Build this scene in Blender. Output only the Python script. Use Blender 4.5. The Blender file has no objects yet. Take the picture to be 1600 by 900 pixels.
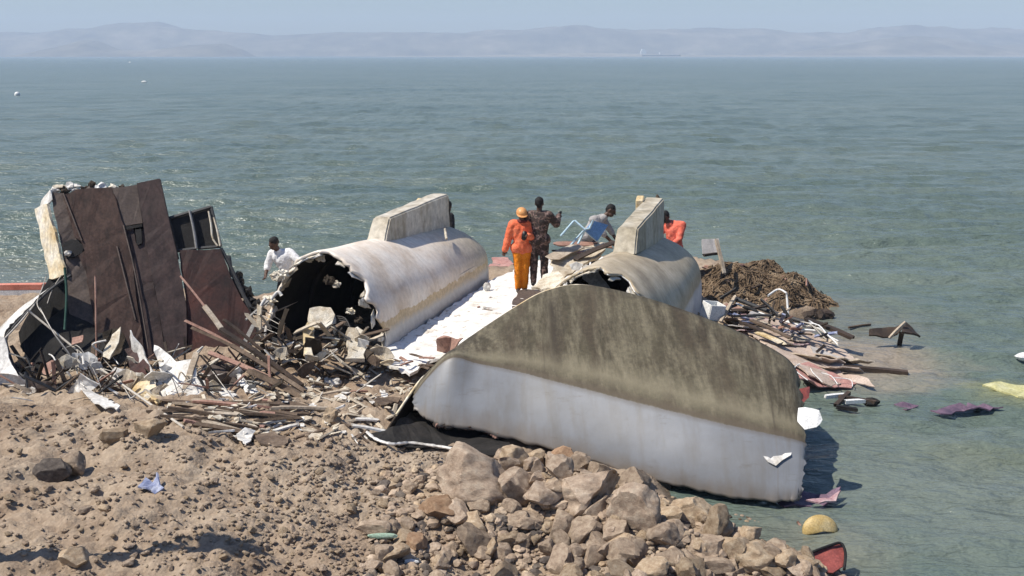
import bpy, bmesh, math, random
import numpy as np
from mathutils import Vector, Matrix, Euler
from mathutils import noise as mn

rnd = random.Random(11)
scene = bpy.context.scene
COL = scene.collection
V = Vector

# ------------------------------------------------------------------ camera survey
H = 5.6                       # eye height above the water
F = 1600.0                    # focal length in photo pixels
T = math.atan((450 - 86) / F)
CT, ST = math.cos(T), math.sin(T)

def ray(u, v):
    x = (u - 800) / F; y = -(v - 450) / F
    return V((x, CT + y * ST, -ST + y * CT))

def at(u, v, s):              # bearing + measured distance -> world point
    return V((0, 0, H)) + ray(u, v) * s

def on(u, v, z):              # bearing -> point on the level z
    d = ray(u, v)
    return V((0, 0, H)) + d * ((z - H) / d.z)

# ------------------------------------------------------------------ numpy noise
def _hash(ix, iy, seed):
    n = (ix.astype(np.int64) * 374761393 + iy.astype(np.int64) * 668265263 + seed * 974711) & 0xffffffff
    n = ((n ^ (n >> 13)) * 1274126177) & 0xffffffff
    n = n ^ (n >> 16)
    return (n & 0xffff) / 65535.0

def vnoise(x, y, seed=0):
    xi = np.floor(x); yi = np.floor(y)
    fx = x - xi; fy = y - yi
    fx = fx * fx * fx * (fx * (fx * 6 - 15) + 10); fy = fy * fy * fy * (fy * (fy * 6 - 15) + 10)
    a = _hash(xi, yi, seed); b = _hash(xi + 1, yi, seed)
    c = _hash(xi, yi + 1, seed); d = _hash(xi + 1, yi + 1, seed)
    return (a + (b - a) * fx) * (1 - fy) + (c + (d - c) * fx) * fy - 0.5

def fbm(x, y, seed=0, octv=4, gain=0.5):
    t = 0; a = 1.0
    for i in range(octv):
        t = t + a * vnoise(x * 2 ** i + 13.7 * i, y * 2 ** i - 7.1 * i, seed + i)
        a *= gain
    return t

def smooth(a, b, x):
    t = np.clip((x - a) / (b - a), 0, 1)
    return t * t * (3 - 2 * t)

# ------------------------------------------------------------------ object helpers
def tag(o, label=None, cat=None, group=None, kind=None):
    if label: o['label'] = label
    if cat: o['category'] = cat
    if group: o['group'] = group
    if kind: o['kind'] = kind
    return o

def link(name, mesh, mats=None, parent=None, loc=None):
    o = bpy.data.objects.new(name, mesh)
    COL.objects.link(o)
    if mats is not None:
        if not isinstance(mats, (list, tuple)): mats = [mats]
        for m in mats: mesh.materials.append(m)
    if parent is not None:
        o.parent = parent
        o.matrix_parent_inverse = parent.matrix_basis.inverted()
    if loc is not None: o.location = loc
    return o

def empty(name, loc, label, cat, group=None):
    o = bpy.data.objects.new(name, None)
    COL.objects.link(o); o.location = loc
    o.empty_display_size = .2
    tag(o, label, cat, group)
    return o

def from_bm(name, bm, mats=None, parent=None, smooth_=True, loc=None):
    me = bpy.data.meshes.new(name)
    bm.normal_update()
    bm.to_mesh(me); bm.free()
    if smooth_: me.polygons.foreach_set('use_smooth', [True] * len(me.polygons))
    return link(name, me, mats, parent, loc)

def recentre(o):
    """put an object's origin at the base of its own mesh"""
    me = o.data
    co = np.empty(len(me.vertices) * 3); me.vertices.foreach_get('co', co); co = co.reshape(-1, 3)
    c = np.array([co[:, 0].mean(), co[:, 1].mean(), co[:, 2].min()])
    co -= c; me.vertices.foreach_set('co', co.ravel())
    o.location = V(c) + o.location
    return o

def grid_mesh(name, P, closed=False):
    """P[i][j] -> quad mesh"""
    n, m = P.shape[:2]
    me = bpy.data.meshes.new(name)
    idx = np.arange(n * m).reshape(n, m)
    q = np.stack([idx[:-1, :-1], idx[:-1, 1:], idx[1:, 1:], idx[1:, :-1]], -1).reshape(-1, 4)
    me.vertices.add(n * m); me.vertices.foreach_set('co', P.reshape(-1).astype(np.float32))
    me.loops.add(q.size); me.loops.foreach_set('vertex_index', q.ravel().astype(np.int32))
    me.polygons.add(len(q))
    me.polygons.foreach_set('loop_start', np.arange(0, q.size, 4, dtype=np.int32))
    me.polygons.foreach_set('use_smooth', [True] * len(q))
    me.update(); me.validate()
    return me

def set_uv(me, fn):
    uv = me.uv_layers.new(name='UVMap')
    for l in me.loops:
        uv.data[l.index].uv = fn(l.vertex_index)

def solidify(o, t, offset=-1.0, mat_off=0):
    m = o.modifiers.new('thick', 'SOLIDIFY'); m.thickness = t; m.offset = offset
    m.material_offset = mat_off; m.material_offset_rim = 0
    return m

def catmull(pts, n):
    pts = [V(p) for p in pts]
    if len(pts) < 3:
        return [pts[0].lerp(pts[-1], i / (n - 1)) for i in range(n)]
    out = []
    k = len(pts) - 1
    for i in range(n):
        t = i / (n - 1) * k
        a = min(int(t), k - 1); f = t - a
        p0 = pts[max(a - 1, 0)]; p1 = pts[a]; p2 = pts[a + 1]; p3 = pts[min(a + 2, k)]
        out.append(0.5 * ((2 * p1) + (p2 - p0) * f + (2 * p0 - 5 * p1 + 4 * p2 - p3) * f * f + (3 * p1 - p0 - 3 * p2 + p3) * f ** 3))
    return out

def tube_bm(bm, pts, r, seg=6):
    rings = []
    for i, p in enumerate(pts):
        d = (pts[min(i + 1, len(pts) - 1)] - pts[max(i - 1, 0)]).normalized()
        a = d.cross(V((0, 0, 1)))
        if a.length < .05: a = d.cross(V((1, 0, 0)))
        a.normalize(); b = d.cross(a)
        rr = r[i] if isinstance(r, (list, tuple)) else r
        rings.append([bm.verts.new(p + (a * math.cos(k * 2 * math.pi / seg) + b * math.sin(k * 2 * math.pi / seg)) * rr) for k in range(seg)])
    for A, B in zip(rings, rings[1:]):
        for k in range(seg):
            bm.faces.new((A[k], A[(k + 1) % seg], B[(k + 1) % seg], B[k]))
    bm.faces.new(rings[0]); bm.faces.new(rings[-1][::-1])

def cable(name, pts, r, mat, parent=None, n=None, seg=6):
    bm = bmesh.new()
    tube_bm(bm, catmull(pts, n or max(8, len(pts) * 6)), r, seg)
    return from_bm(name, bm, mat, parent)

def box_bm(bm, M, sx, sy, sz):
    vs = [bm.verts.new(M @ V((x * sx / 2, y * sy / 2, z * sz / 2))) for x in (-1, 1) for y in (-1, 1) for z in (-1, 1)]
    for f in ((0, 1, 3, 2), (4, 6, 7, 5), (0, 4, 5, 1), (2, 3, 7, 6), (0, 2, 6, 4), (1, 5, 7, 3)):
        bm.faces.new([vs[i] for i in f])

def plank(name, a, b, w, h, mat, parent=None, roll=0.0, warp=.02, seed=0):
    """a weathered board from a to b: bent a little, splintered at both ends"""
    a = V(a); b = V(b); d = b - a; L = d.length; d.normalize()
    side = d.cross(V((0, 0, 1)))
    if side.length < .05: side = V((1, 0, 0))
    side.normalize(); up = side.cross(d)
    q = Matrix.Rotation(roll, 3, d); side = q @ side; up = q @ up
    R = random.Random(seed + int(L * 1000))
    N = max(3, min(8, int(L / .25)))
    bm = bmesh.new(); rings = []
    for i in range(N + 1):
        t = i / N
        c = a + d * (t * L) + up * (warp * L * math.sin(t * math.pi) * R.uniform(.7, 1.2)) + side * R.uniform(-1, 1) * .04 * w
        ww = w * R.uniform(.9, 1.06); ring = []
        for (x, y) in ((-.5, -.5), (0, -.5), (.5, -.5), (.5, .5), (0, .5), (-.5, .5)):
            e = R.uniform(-.9, .9) * w * .5 if i in (0, N) else 0
            ring.append(bm.verts.new(c + side * x * ww + up * y * h + d * e))
        rings.append(ring)
    for A, B in zip(rings, rings[1:]):
        for k in range(6): bm.faces.new((A[k], A[(k + 1) % 6], B[(k + 1) % 6], B[k]))
    bm.faces.new(rings[0][::-1]); bm.faces.new(rings[-1])
    bmesh.ops.recalc_face_normals(bm, faces=bm.faces)
    return from_bm(name, bm, mat, parent, smooth_=False)

def sheet(name, pts, mat, parent=None, thick=.02, crumple=.03, cuts=3, jag=.02, freq=2.0, seed=0):
    """torn sheet: a polygon of world points, subdivided, crumpled, with ragged edges and real thickness"""
    R = random.Random(seed)
    bm = bmesh.new()
    pts = [V(p) for p in pts]
    # ragged outline
    out = []
    for i, p in enumerate(pts):
        q = pts[(i + 1) % len(pts)]
        k = max(1, int((q - p).length / .12)) if jag > 0 else 1
        for j in range(k):
            w = p.lerp(q, j / k)
            if j: w = w + V((R.uniform(-1, 1), R.uniform(-1, 1), R.uniform(-1, 1))) * jag
            out.append(w)
    f = bm.faces.new([bm.verts.new(p) for p in out])
    bmesh.ops.triangulate(bm, faces=[f])
    bmesh.ops.subdivide_edges(bm, edges=bm.edges[:], cuts=1, use_grid_fill=True)
    if cuts > 1: 
        long_ = [e for e in bm.edges if e.calc_length() > .15]
        if long_: bmesh.ops.subdivide_edges(bm, edges=long_, cuts=1)
        bmesh.ops.triangulate(bm, faces=[f for f in bm.faces if len(f.verts) > 4])
    if crumple:
        off = V((seed * 3.1, seed * 1.7, 0))
        for v in bm.verts:
            v.co += mn.noise_vector(v.co * freq + off) * crumple + mn.noise_vector(v.co * freq * 3 + off) * crumple * .35
    bmesh.ops.recalc_face_normals(bm, faces=bm.faces)
    o = from_bm(name, bm, mat, parent, smooth_=False)
    solidify(o, thick, 0)
    return o

# ------------------------------------------------------------------ materials
def new_mat(name):
    m = bpy.data.materials.new(name); m.use_nodes = True
    nt = m.node_tree
    return m, nt, nt.nodes['Principled BSDF']

def N(nt, t, **kw):
    n = nt.nodes.new(t)
    for k, v in kw.items():
        if k in n.inputs: n.inputs[k].default_value = v
        else: setattr(n, k, v)
    return n

def ramp(nt, fac, stops, interp='LINEAR'):
    r = nt.nodes.new('ShaderNodeValToRGB'); r.color_ramp.interpolation = interp
    e = r.color_ramp.elements
    while len(e) > 1: e.remove(e[-1])
    for i, (p, c) in enumerate(stops):
        if not isinstance(c, (tuple, list)): c = (c, c, c)
        if i == 0: e[0].position = p; el = e[0]
        else: el = e.new(p)
        el.color = (*c[:3], 1)
    nt.links.new(fac, r.inputs[0])
    return r.outputs[0]

def mix(nt, fac, a, b, mode='MIX'):
    m = nt.nodes.new('ShaderNodeMix'); m.data_type = 'RGBA'; m.blend_type = mode
    for s, v in ((m.inputs[0], fac), (m.inputs[6], a), (m.inputs[7], b)):
        if isinstance(v, bpy.types.NodeSocket): nt.links.new(v, s)
        elif isinstance(v, (int, float)): s.default_value = v if s.type == 'VALUE' else (v, v, v, 1)
        else: s.default_value = (*v[:3], 1)
    return m.outputs[2]

def math_(nt, op, a, b=0.0, clamp=False):
    m = nt.nodes.new('ShaderNodeMath'); m.operation = op; m.use_clamp = clamp
    for s, v in ((m.inputs[0], a), (m.inputs[1], b)):
        if isinstance(v, bpy.types.NodeSocket): nt.links.new(v, s)
        else: s.default_value = v
    return m.outputs[0]

def noise_(nt, vec, scale, detail=6, rough=.6, dist=0.0, stretch=None):
    if stretch is not None:
        mp = N(nt, 'ShaderNodeMapping'); mp.inputs['Scale'].default_value = stretch
        nt.links.new(vec, mp.inputs[0]); vec = mp.outputs[0]
    n = N(nt, 'ShaderNodeTexNoise', Scale=scale, Detail=detail, Roughness=rough, Distortion=dist)
    nt.links.new(vec, n.inputs['Vector'])
    return n.outputs['Fac']

def bump_(nt, bsdf, h, strength=.5, dist=.02):
    b = N(nt, 'ShaderNodeBump', Strength=strength, Distance=dist)
    nt.links.new(h, b.inputs['Height']); nt.links.new(b.outputs[0], bsdf.inputs['Normal'])

def stain(name, cols, scale=3.0, rough=.7, bump=.3, bdist=.01, fine=None, world=False, stretch=None, metal=0.0, lo=.3, hi=.7, spec=.3):
    """mottled surface: colours spread along a noise, plus a finer speckle"""
    m, nt, b = new_mat(name)
    if world:
        vec = N(nt, 'ShaderNodeNewGeometry').outputs['Position']
    else:
        vec = N(nt, 'ShaderNodeTexCoord').outputs['Object']
    n1 = noise_(nt, vec, scale, stretch=stretch)
    k = len(cols)
    c = ramp(nt, n1, [(lo + (hi - lo) * i / max(1, k - 1), cols[i]) for i in range(k)])
    n2 = noise_(nt, vec, fine or scale * 9, 4)
    sp = ramp(nt, n2, [(.3, .62), (.7, 1.12)])
    c = mix(nt, 1.0, c, sp, 'MULTIPLY')
    nt.links.new(c, b.inputs['Base Color'])
    b.inputs['Roughness'].default_value = rough; b.inputs['Metallic'].default_value = metal
    b.inputs['Specular IOR Level'].default_value = spec
    if bump: bump_(nt, b, n2, bump, bdist)
    return m

M = {}
M['white'] = stain('worn_white_gelcoat', [(.42, .38, .32), (.68, .66, .62), (.76, .75, .72)], 2.2, .5, .25)
M['pale'] = stain('pale_fibreglass', [(.38, .3, .2), (.62, .56, .45), (.72, .69, .62)], 5, .75, .6)
M['tanpaint'] = stain('yellowed_paint', [(.42, .27, .1), (.66, .52, .3), (.74, .7, .6)], 2.5, .6, .3)
M['maroon'] = stain('rusted_maroon_plate', [(.026, .016, .013), (.06, .034, .027), (.095, .056, .043)], 2.4, .75, .5, stretch=(3, 3, .5))
M['maroon_b'] = stain('faded_maroon_plate', [(.026, .016, .015), (.05, .031, .028), (.075, .046, .04)], 2.2, .6, .35, stretch=(3, 3, .5))
M['brownplate'] = stain('grey_brown_plate', [(.06, .045, .04), (.095, .072, .062), (.115, .086, .073)], 2.5, .7, .35)
M['redrust'] = stain('red_rust_plate', [(.026, .015, .014), (.055, .024, .02), (.085, .03, .022)], 2.2, .7, .4)
M['black'] = stain('black_scrap_and_shade', [(.008, .008, .009), (.016, .015, .015), (.028, .026, .024)], 4, .8, .5)  # black of scrap, also colours the sheets standing in for shade
M['darkgrey'] = stain('dark_grey_plastic', [(.03, .032, .035), (.06, .06, .062)], 5, .6, .3)
M['wood'] = stain('weathered_wood', [(.06, .042, .03), (.13, .092, .065), (.21, .158, .115)], 3, .85, .6, stretch=(1, 1, 1))
M['darkwood'] = stain('wet_dark_wood', [(.025, .018, .014), (.05, .035, .026), (.085, .058, .042)], 3, .75, .6)
M['palewood'] = stain('sun_bleached_wood', [(.28, .22, .16), (.42, .35, .27), (.52, .46, .38)], 3, .85, .5)
M['pinkwood'] = stain('pink_brown_timber', [(.22, .12, .09), (.34, .2, .155), (.42, .28, .22)], 3, .8, .4)
M['steel'] = stain('dull_steel_pipe', [(.25, .24, .22), (.42, .4, .37)], 5, .45, .2, metal=.4)
M['rope'] = stain('bleached_rope', [(.4, .36, .3), (.6, .56, .5)], 20, .9, .4)
M['wire'] = stain('dark_wire', [(.03, .03, .03), (.07, .065, .06)], 10, .6, .1)
M['green'] = stain('green_rope', [(.02, .06, .045), (.04, .1, .08)], 10, .8, .2)
M['edgewhite'] = stain('white_yellow_edge_paint', [(.55, .38, .16), (.74, .64, .46), (.8, .78, .72)], 1.8, .6, .2)
M['salmon'] = stain('faded_red_float', [(.6, .2, .13), (.72, .3, .22)], 5, .6, .15)
M['dusty'] = stain('dusty_cream_laminate', [(.34, .27, .19), (.5, .43, .33), (.6, .54, .45)], 6, .8, .4)
M['blue'] = stain('blue_plastic', [(.11, .24, .5), (.17, .34, .62)], 4, .45, .05)
M['paleblue'] = stain('pale_blue_tube', [(.42, .6, .72), (.52, .7, .8)], 4, .4, .05)
M['red'] = stain('red_plastic', [(.16, .045, .04), (.34, .09, .075)], 5, .5, .15)
M['redcloth'] = stain('faded_red_cloth', [(.36, .16, .14), (.5, .3, .26)], 5, .9, .3)
M['pinkcloth'] = stain('pink_striped_cloth', [(.3, .15, .17), (.42, .28, .29), (.5, .42, .4)], 6, .9, .3)
M['purple'] = stain('purple_wet_cloth', [(.07, .05, .08), (.14, .09, .13), (.2, .13, .18)], 4, .6, .3)
M['bluecloth'] = stain('blue_white_cloth', [(.1, .13, .26), (.24, .27, .4), (.46, .48, .55)], 12, .9, .3)
M['sack'] = stain('pale_yellow_sacking', [(.36, .34, .14), (.5, .48, .24), (.6, .58, .36)], 3, .6, .2)
M['tarp'] = stain('tan_woven_mat', [(.33, .24, .18), (.48, .38, .31), (.57, .48, .41)], 2.4, .9, .4, fine=40)
M['yellow'] = stain('yellowed_basin', [(.34, .23, .07), (.5, .37, .16), (.58, .48, .28)], 6, .55, .2)
M['greenplastic'] = stain('green_bottle_plastic', [(.22, .34, .24), (.42, .52, .42)], 8, .35, .1)
M['flotsam'] = stain('white_float', [(.7, .7, .68), (.82, .82, .8)], 5, .5, .1)

# hull surfaces: local x across, y along from the broken end, z up
def hull_mat(name, crown, band, tan_amt, far_cols):
    m, nt, b = new_mat(name)
    vec = N(nt, 'ShaderNodeTexCoord').outputs['Object']
    sep = N(nt, 'ShaderNodeSeparateXYZ'); nt.links.new(vec, sep.inputs[0])
    n1 = noise_(nt, vec, 1.6, 8, .62)
    n3 = noise_(nt, vec, 9, 6, .7)
    c = ramp(nt, n1, [(.32, crown[0]), (.5, crown[1]), (.68, crown[2])])
    # drips running down the flank
    st = noise_(nt, vec, 5.0, 5, .6, stretch=(.25, 2.2, .18))
    c = mix(nt, math_(nt, 'MULTIPLY', ramp(nt, st, [(.5, 0.0), (.74, .45)]), 1.0), c, tuple(x * .8 for x in crown[0]))
    # growth toward the far end
    yy = math_(nt, 'ADD', sep.outputs[1], math_(nt, 'MULTIPLY', n1, 1.6))
    fmask = ramp(nt, math_(nt, 'DIVIDE', yy, 8.0), [(.5, 0.0), (.85, .9)])
    fc = ramp(nt, n3, [(.3, far_cols[0]), (.7, far_cols[1])])
    c = mix(nt, fmask, c, fc)
    # waterline: a yellow scum band over a cleaner topside band
    zz = math_(nt, 'ADD', sep.outputs[2], math_(nt, 'MULTIPLY', math_(nt, 'SUBTRACT', n3, .5), .16))
    zz = math_(nt, 'ADD', zz, math_(nt, 'MULTIPLY', math_(nt, 'SUBTRACT', n1, .5), .25))
    bc = ramp(nt, n1, [(.3, band[0]), (.7, band[1])])
    c = mix(nt, ramp(nt, zz, [(.88, 1.0), (.96, 0.0)]), c, bc)
    tb = ramp(nt, zz, [(.76, 0.0), (.88, tan_amt), (1.04, tan_amt), (1.34, 0.0)])
    c = mix(nt, tb, c, ramp(nt, n3, [(.3, (.4, .26, .1)), (.7, (.62, .47, .25))]))
    sp = ramp(nt, n3, [(.3, .82), (.62, 1.04)])
    c = mix(nt, 1.0, c, sp, 'MULTIPLY')
    nt.links.new(c, b.inputs['Base Color'])
    b.inputs['Roughness'].default_value = .55
    bump_(nt, b, n3, .18, .02)
    return m
M['hull_white'] = hull_mat('chalky_white_hull', [(.62, .5, .38), (.77, .68, .58), (.83, .77, .69)], [(.5, .48, .45), (.62, .61, .59)], .75, [(.3, .23, .13), (.48, .39, .25)])
M['hull_olive'] = hull_mat('olive_fouled_hull', [(.26, .2, .125), (.41, .335, .225), (.52, .44, .32)], [(.5, .49, .47), (.62, .62, .61)], .15, [(.26, .2, .11), (.4, .33, .21)])
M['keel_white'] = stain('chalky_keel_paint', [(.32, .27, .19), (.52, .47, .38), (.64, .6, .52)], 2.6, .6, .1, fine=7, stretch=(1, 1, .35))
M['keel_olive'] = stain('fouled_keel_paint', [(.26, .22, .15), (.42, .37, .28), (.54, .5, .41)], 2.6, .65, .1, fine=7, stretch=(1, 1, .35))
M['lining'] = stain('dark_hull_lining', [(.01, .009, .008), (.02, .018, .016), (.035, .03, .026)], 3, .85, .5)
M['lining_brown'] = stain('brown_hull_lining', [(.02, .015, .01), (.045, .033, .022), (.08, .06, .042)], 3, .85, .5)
M['deck'] = None

def bow_mat():
    m, nt, b = new_mat('fouled_bow_paint')
    tc = N(nt, 'ShaderNodeTexCoord'); uv = tc.outputs['UV']; ob = tc.outputs['Object']
    sep = N(nt, 'ShaderNodeSeparateXYZ'); nt.links.new(uv, sep.inputs[0])
    n1 = noise_(nt, ob, 1.3, 8, .65)
    n2 = noise_(nt, ob, 16, 6, .7)
    st = noise_(nt, uv, 1.0, 6, .7, stretch=(42, 5, 1))
    st2 = noise_(nt, uv, 1.0, 5, .65, stretch=(16, 2.2, 1))
    olive = ramp(nt, n1, [(.3, (.026, .02, .01)), (.48, (.054, .044, .025)), (.66, (.1, .087, .054))])
    olive = mix(nt, ramp(nt, st, [(.44, 0.0), (.62, .7)]), olive, (.17, .147, .098))
    olive = mix(nt, ramp(nt, st2, [(.5, 0.0), (.6, .7)]), olive, (.05, .036, .021))
    olive = mix(nt, 1.0, olive, ramp(nt, n2, [(.3, .65), (.68, 1.2)]), 'MULTIPLY')
    # scraped, paler growth just above the waterline
    v2 = math_(nt, 'ADD', sep.outputs[1], math_(nt, 'MULTIPLY', math_(nt, 'SUBTRACT', st, .5), .10))
    olive = mix(nt, ramp(nt, v2, [(.32, 0.0), (.41, .55), (.46, .1)]), olive, (.22, .193, .13))
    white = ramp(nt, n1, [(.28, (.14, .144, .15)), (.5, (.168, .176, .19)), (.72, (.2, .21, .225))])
    # two old seams and one long black weep down the fouling
    for uc, w_, k_ in ((.165, .004, .3), (.405, .003, .22), (.86, .004, .45)):
        q = math_(nt, 'ABSOLUTE', math_(nt, 'SUBTRACT', sep.outputs[0], uc))
        s_ = ramp(nt, math_(nt, 'DIVIDE', q, w_), [(.2, k_), (1.0, 0.0)])
        olive = mix(nt, s_, olive, (.035, .026, .016)); white = mix(nt, s_, white, (.16, .15, .14))
    q = math_(nt, 'ABSOLUTE', math_(nt, 'SUBTRACT', math_(nt, 'ADD', sep.outputs[0], math_(nt, 'MULTIPLY', math_(nt, 'SUBTRACT', n2, .5), .03)), .435))
    s_ = math_(nt, 'MULTIPLY', ramp(nt, math_(nt, 'DIVIDE', q, .03), [(.0, .85), (.35, .5), (1.0, 0.0)]), ramp(nt, sep.outputs[1], [(.0, 0.0), (.1, .9), (.3, .9), (.47, 0.0)]))
    olive = mix(nt, s_, olive, (.028, .02, .012))
    drip = noise_(nt, uv, 1.0, 5, .6, stretch=(30, 1.6, 1))
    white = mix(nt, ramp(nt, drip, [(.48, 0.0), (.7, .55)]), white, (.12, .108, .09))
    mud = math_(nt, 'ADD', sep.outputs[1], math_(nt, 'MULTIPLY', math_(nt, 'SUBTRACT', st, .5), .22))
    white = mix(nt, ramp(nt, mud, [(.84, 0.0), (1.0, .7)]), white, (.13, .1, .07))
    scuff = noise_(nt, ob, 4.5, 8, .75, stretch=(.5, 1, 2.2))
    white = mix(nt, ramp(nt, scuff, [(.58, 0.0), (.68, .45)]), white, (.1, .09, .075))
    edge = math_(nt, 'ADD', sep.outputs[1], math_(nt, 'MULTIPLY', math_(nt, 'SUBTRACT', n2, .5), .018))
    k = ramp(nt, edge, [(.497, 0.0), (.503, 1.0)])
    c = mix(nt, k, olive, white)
    line = ramp(nt, edge, [(.455, 0.0), (.485, .85), (.503, .5), (.53, 0.0)])
    c = mix(nt, line, c, (.085, .066, .045))
    nt.links.new(c, b.inputs['Base Color'])
    r = mix(nt, k, (.85, .85, .85), (.5, .5, .5)); nt.links.new(r, b.inputs['Roughness'])
    h = math_(nt, 'MULTIPLY', n2, math_(nt, 'SUBTRACT', 1.15, k))
    bump_(nt, b, h, .45, .02)
    return m
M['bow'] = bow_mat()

def deck_mat():
    m, nt, b = new_mat('sunlit_white_bridgedeck')
    vec = N(nt, 'ShaderNodeTexCoord').outputs['Object']
    n1 = noise_(nt, vec, 2.0, 8, .65); n2 = noise_(nt, vec, 7, 6, .7)
    c = ramp(nt, n1, [(.32, (.5, .46, .4)), (.46, (.7, .68, .64)), (.66, (.78, .77, .75))])
    c = mix(nt, ramp(nt, n2, [(.56, 0.0), (.64, .75)]), c, (.24, .19, .135))
    nt.links.new(c, b.inputs['Base Color']); b.inputs['Roughness'].default_value = .55
    bump_(nt, b, n2, .2, .01)
    return m
M['deck'] = deck_mat()

def earth_mat():
    m, nt, b = new_mat('dry_stony_earth')
    vec = N(nt, 'ShaderNodeNewGeometry').outputs['Position']
    sep = N(nt, 'ShaderNodeSeparateXYZ'); nt.links.new(vec, sep.inputs[0])
    n1 = noise_(nt, vec, .55, 6, .6); n2 = noise_(nt, vec, 4.5, 8, .7); n3 = noise_(nt, vec, 26, 6, .75)
    c = ramp(nt, n1, [(.32, (.24, .178, .126)), (.47, (.34, .264, .194)), (.66, (.41, .336, .254))])
    c = mix(nt, ramp(nt, n2, [(.35, .55), (.57, 0.0)]), c, (.18, .122, .082))
    c = mix(nt, ramp(nt, n3, [(.55, 0.0), (.75, .45)]), c, (.45, .36, .265))
    vor = N(nt, 'ShaderNodeTexVoronoi', Scale=22.0); nt.links.new(vec, vor.inputs['Vector'])
    c = mix(nt, 1.0, c, ramp(nt, vor.outputs['Distance'], [(0.0, 1.1), (.6, .88)]), 'MULTIPLY')
    wet = ramp(nt, math_(nt, 'ADD', sep.outputs[2], math_(nt, 'MULTIPLY', n2, .2)), [(.1, .3), (.32, 1.0)])
    c = mix(nt, 1.0, c, wet, 'MULTIPLY')
    nt.links.new(c, b.inputs['Base Color']); b.inputs['Roughness'].default_value = .95
    b.inputs['Specular IOR Level'].default_value = .12
    h = math_(nt, 'ADD', math_(nt, 'MULTIPLY', n2, 1.2), math_(nt, 'ADD', math_(nt, 'MULTIPLY', n3, .6), math_(nt, 'MULTIPLY', vor.outputs['Distance'], -.5)))
    bump_(nt, b, h, .6, .04)
    return m
M['earth'] = earth_mat()

def rock_mat(name, cols):
    m, nt, b = new_mat(name)
    vec = N(nt, 'ShaderNodeTexCoord').outputs['Object']
    oi = N(nt, 'ShaderNodeObjectInfo')
    add = N(nt, 'ShaderNodeVectorMath', operation='ADD'); nt.links.new(vec, add.inputs[0])
    sc = N(nt, 'ShaderNodeVectorMath', operation='SCALE'); nt.links.new(oi.outputs['Location'], sc.inputs[0]); sc.inputs[3].default_value = 3.3
    nt.links.new(sc.outputs[0], add.inputs[1]); vec = add.outputs[0]
    n1 = noise_(nt, vec, 3.2, 8, .65); n2 = noise_(nt, vec, 22, 8, .75)
    c = ramp(nt, n1, [(.3, cols[0]), (.5, cols[1]), (.68, cols[2])])
    c = mix(nt, 1.0, c, ramp(nt, n2, [(.3, .7), (.7, 1.2)]), 'MULTIPLY')
    hv = N(nt, 'ShaderNodeHueSaturation'); nt.links.new(c, hv.inputs['Color'])
    nt.links.new(math_(nt, 'ADD', math_(nt, 'MULTIPLY', oi.outputs['Random'], .5), .75), hv.inputs['Value'])
    nt.links.new(hv.outputs[0], b.inputs['Base Color']); b.inputs['Roughness'].default_value = .92
    b.inputs['Specular IOR Level'].default_value = .15
    bump_(nt, b, math_(nt, 'ADD', n1, math_(nt, 'MULTIPLY', n2, .5)), .6, .04)
    return m
M['rock_beige'] = rock_mat('beige_boulder_rock', [(.2, .145, .104), (.34, .262, .196), (.45, .37, .285)])
M['rock_grey'] = rock_mat('grey_brown_rock', [(.17, .125, .09), (.29, .222, .163), (.39, .315, .235)])
M['rock_tan'] = rock_mat('tan_rock', [(.22, .155, .1), (.33, .25, .17), (.44, .36, .26)])
M['rock_dark'] = rock_mat('dark_rock', [(.05, .042, .036), (.09, .075, .065), (.14, .12, .1)])
M['rock_rust'] = rock_mat('rusty_orange_rock', [(.21, .125, .075), (.31, .2, .125), (.39, .27, .175)])

# ------------------------------------------------------------------ sun, sky, haze
SUN_EL = math.radians(57)
sd = V((-1.0, -.24, 0)).normalized()
SUN = V((sd.x * math.cos(SUN_EL), sd.y * math.cos(SUN_EL), math.sin(SUN_EL)))
w = bpy.data.worlds.new('World'); scene.world = w; w.use_nodes = True
nt = w.node_tree
sky = nt.nodes.new('ShaderNodeTexSky'); sky.sky_type = 'NISHITA'; sky.sun_disc = False
sky.sun_elevation = SUN_EL; sky.sun_rotation = math.atan2(sd.x, sd.y)
sky.air_density = 1.2; sky.dust_density = .8; sky.ozone_density = 1.5
bg = nt.nodes['Background']; bg.inputs['Strength'].default_value = .088
tint = nt.nodes.new('ShaderNodeMix'); tint.data_type = 'RGBA'; tint.blend_type = 'MULTIPLY'; tint.inputs[0].default_value = 1.0
tint.inputs[7].default_value = (.73, .84, 1.05, 1)      # dry-season air: a bluer horizon
nt.links.new(sky.outputs[0], tint.inputs[6]); nt.links.new(tint.outputs[2], bg.inputs['Color'])
sl = bpy.data.lights.new('sun', 'SUN'); sl.energy = 5.0; sl.angle = math.radians(.55); sl.color = (1, .93, .82)
so = bpy.data.objects.new('sun', sl); COL.objects.link(so)
so.rotation_euler = SUN.to_track_quat('Z', 'Y').to_euler()
so.location = (0, 0, 50)

cam = bpy.data.cameras.new('camera'); co_ = bpy.data.objects.new('camera', cam); COL.objects.link(co_)
cam.lens = 36; cam.sensor_width = 36; cam.clip_end = 30000; cam.clip_start = .1
co_.location = (0, 0, H); co_.rotation_euler = (math.pi / 2 - T, 0, 0)
scene.camera = co_
vs = scene.view_settings
vs.view_transform = 'Standard'; vs.look = 'None'; vs.exposure = .33; vs.gamma = 1
scene.cycles.use_denoising = True
scene.cycles.max_bounces = 6; scene.cycles.volume_bounces = 1
scene.cycles.transparent_max_bounces = 8
scene.cycles.sample_clamp_indirect = 6

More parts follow.
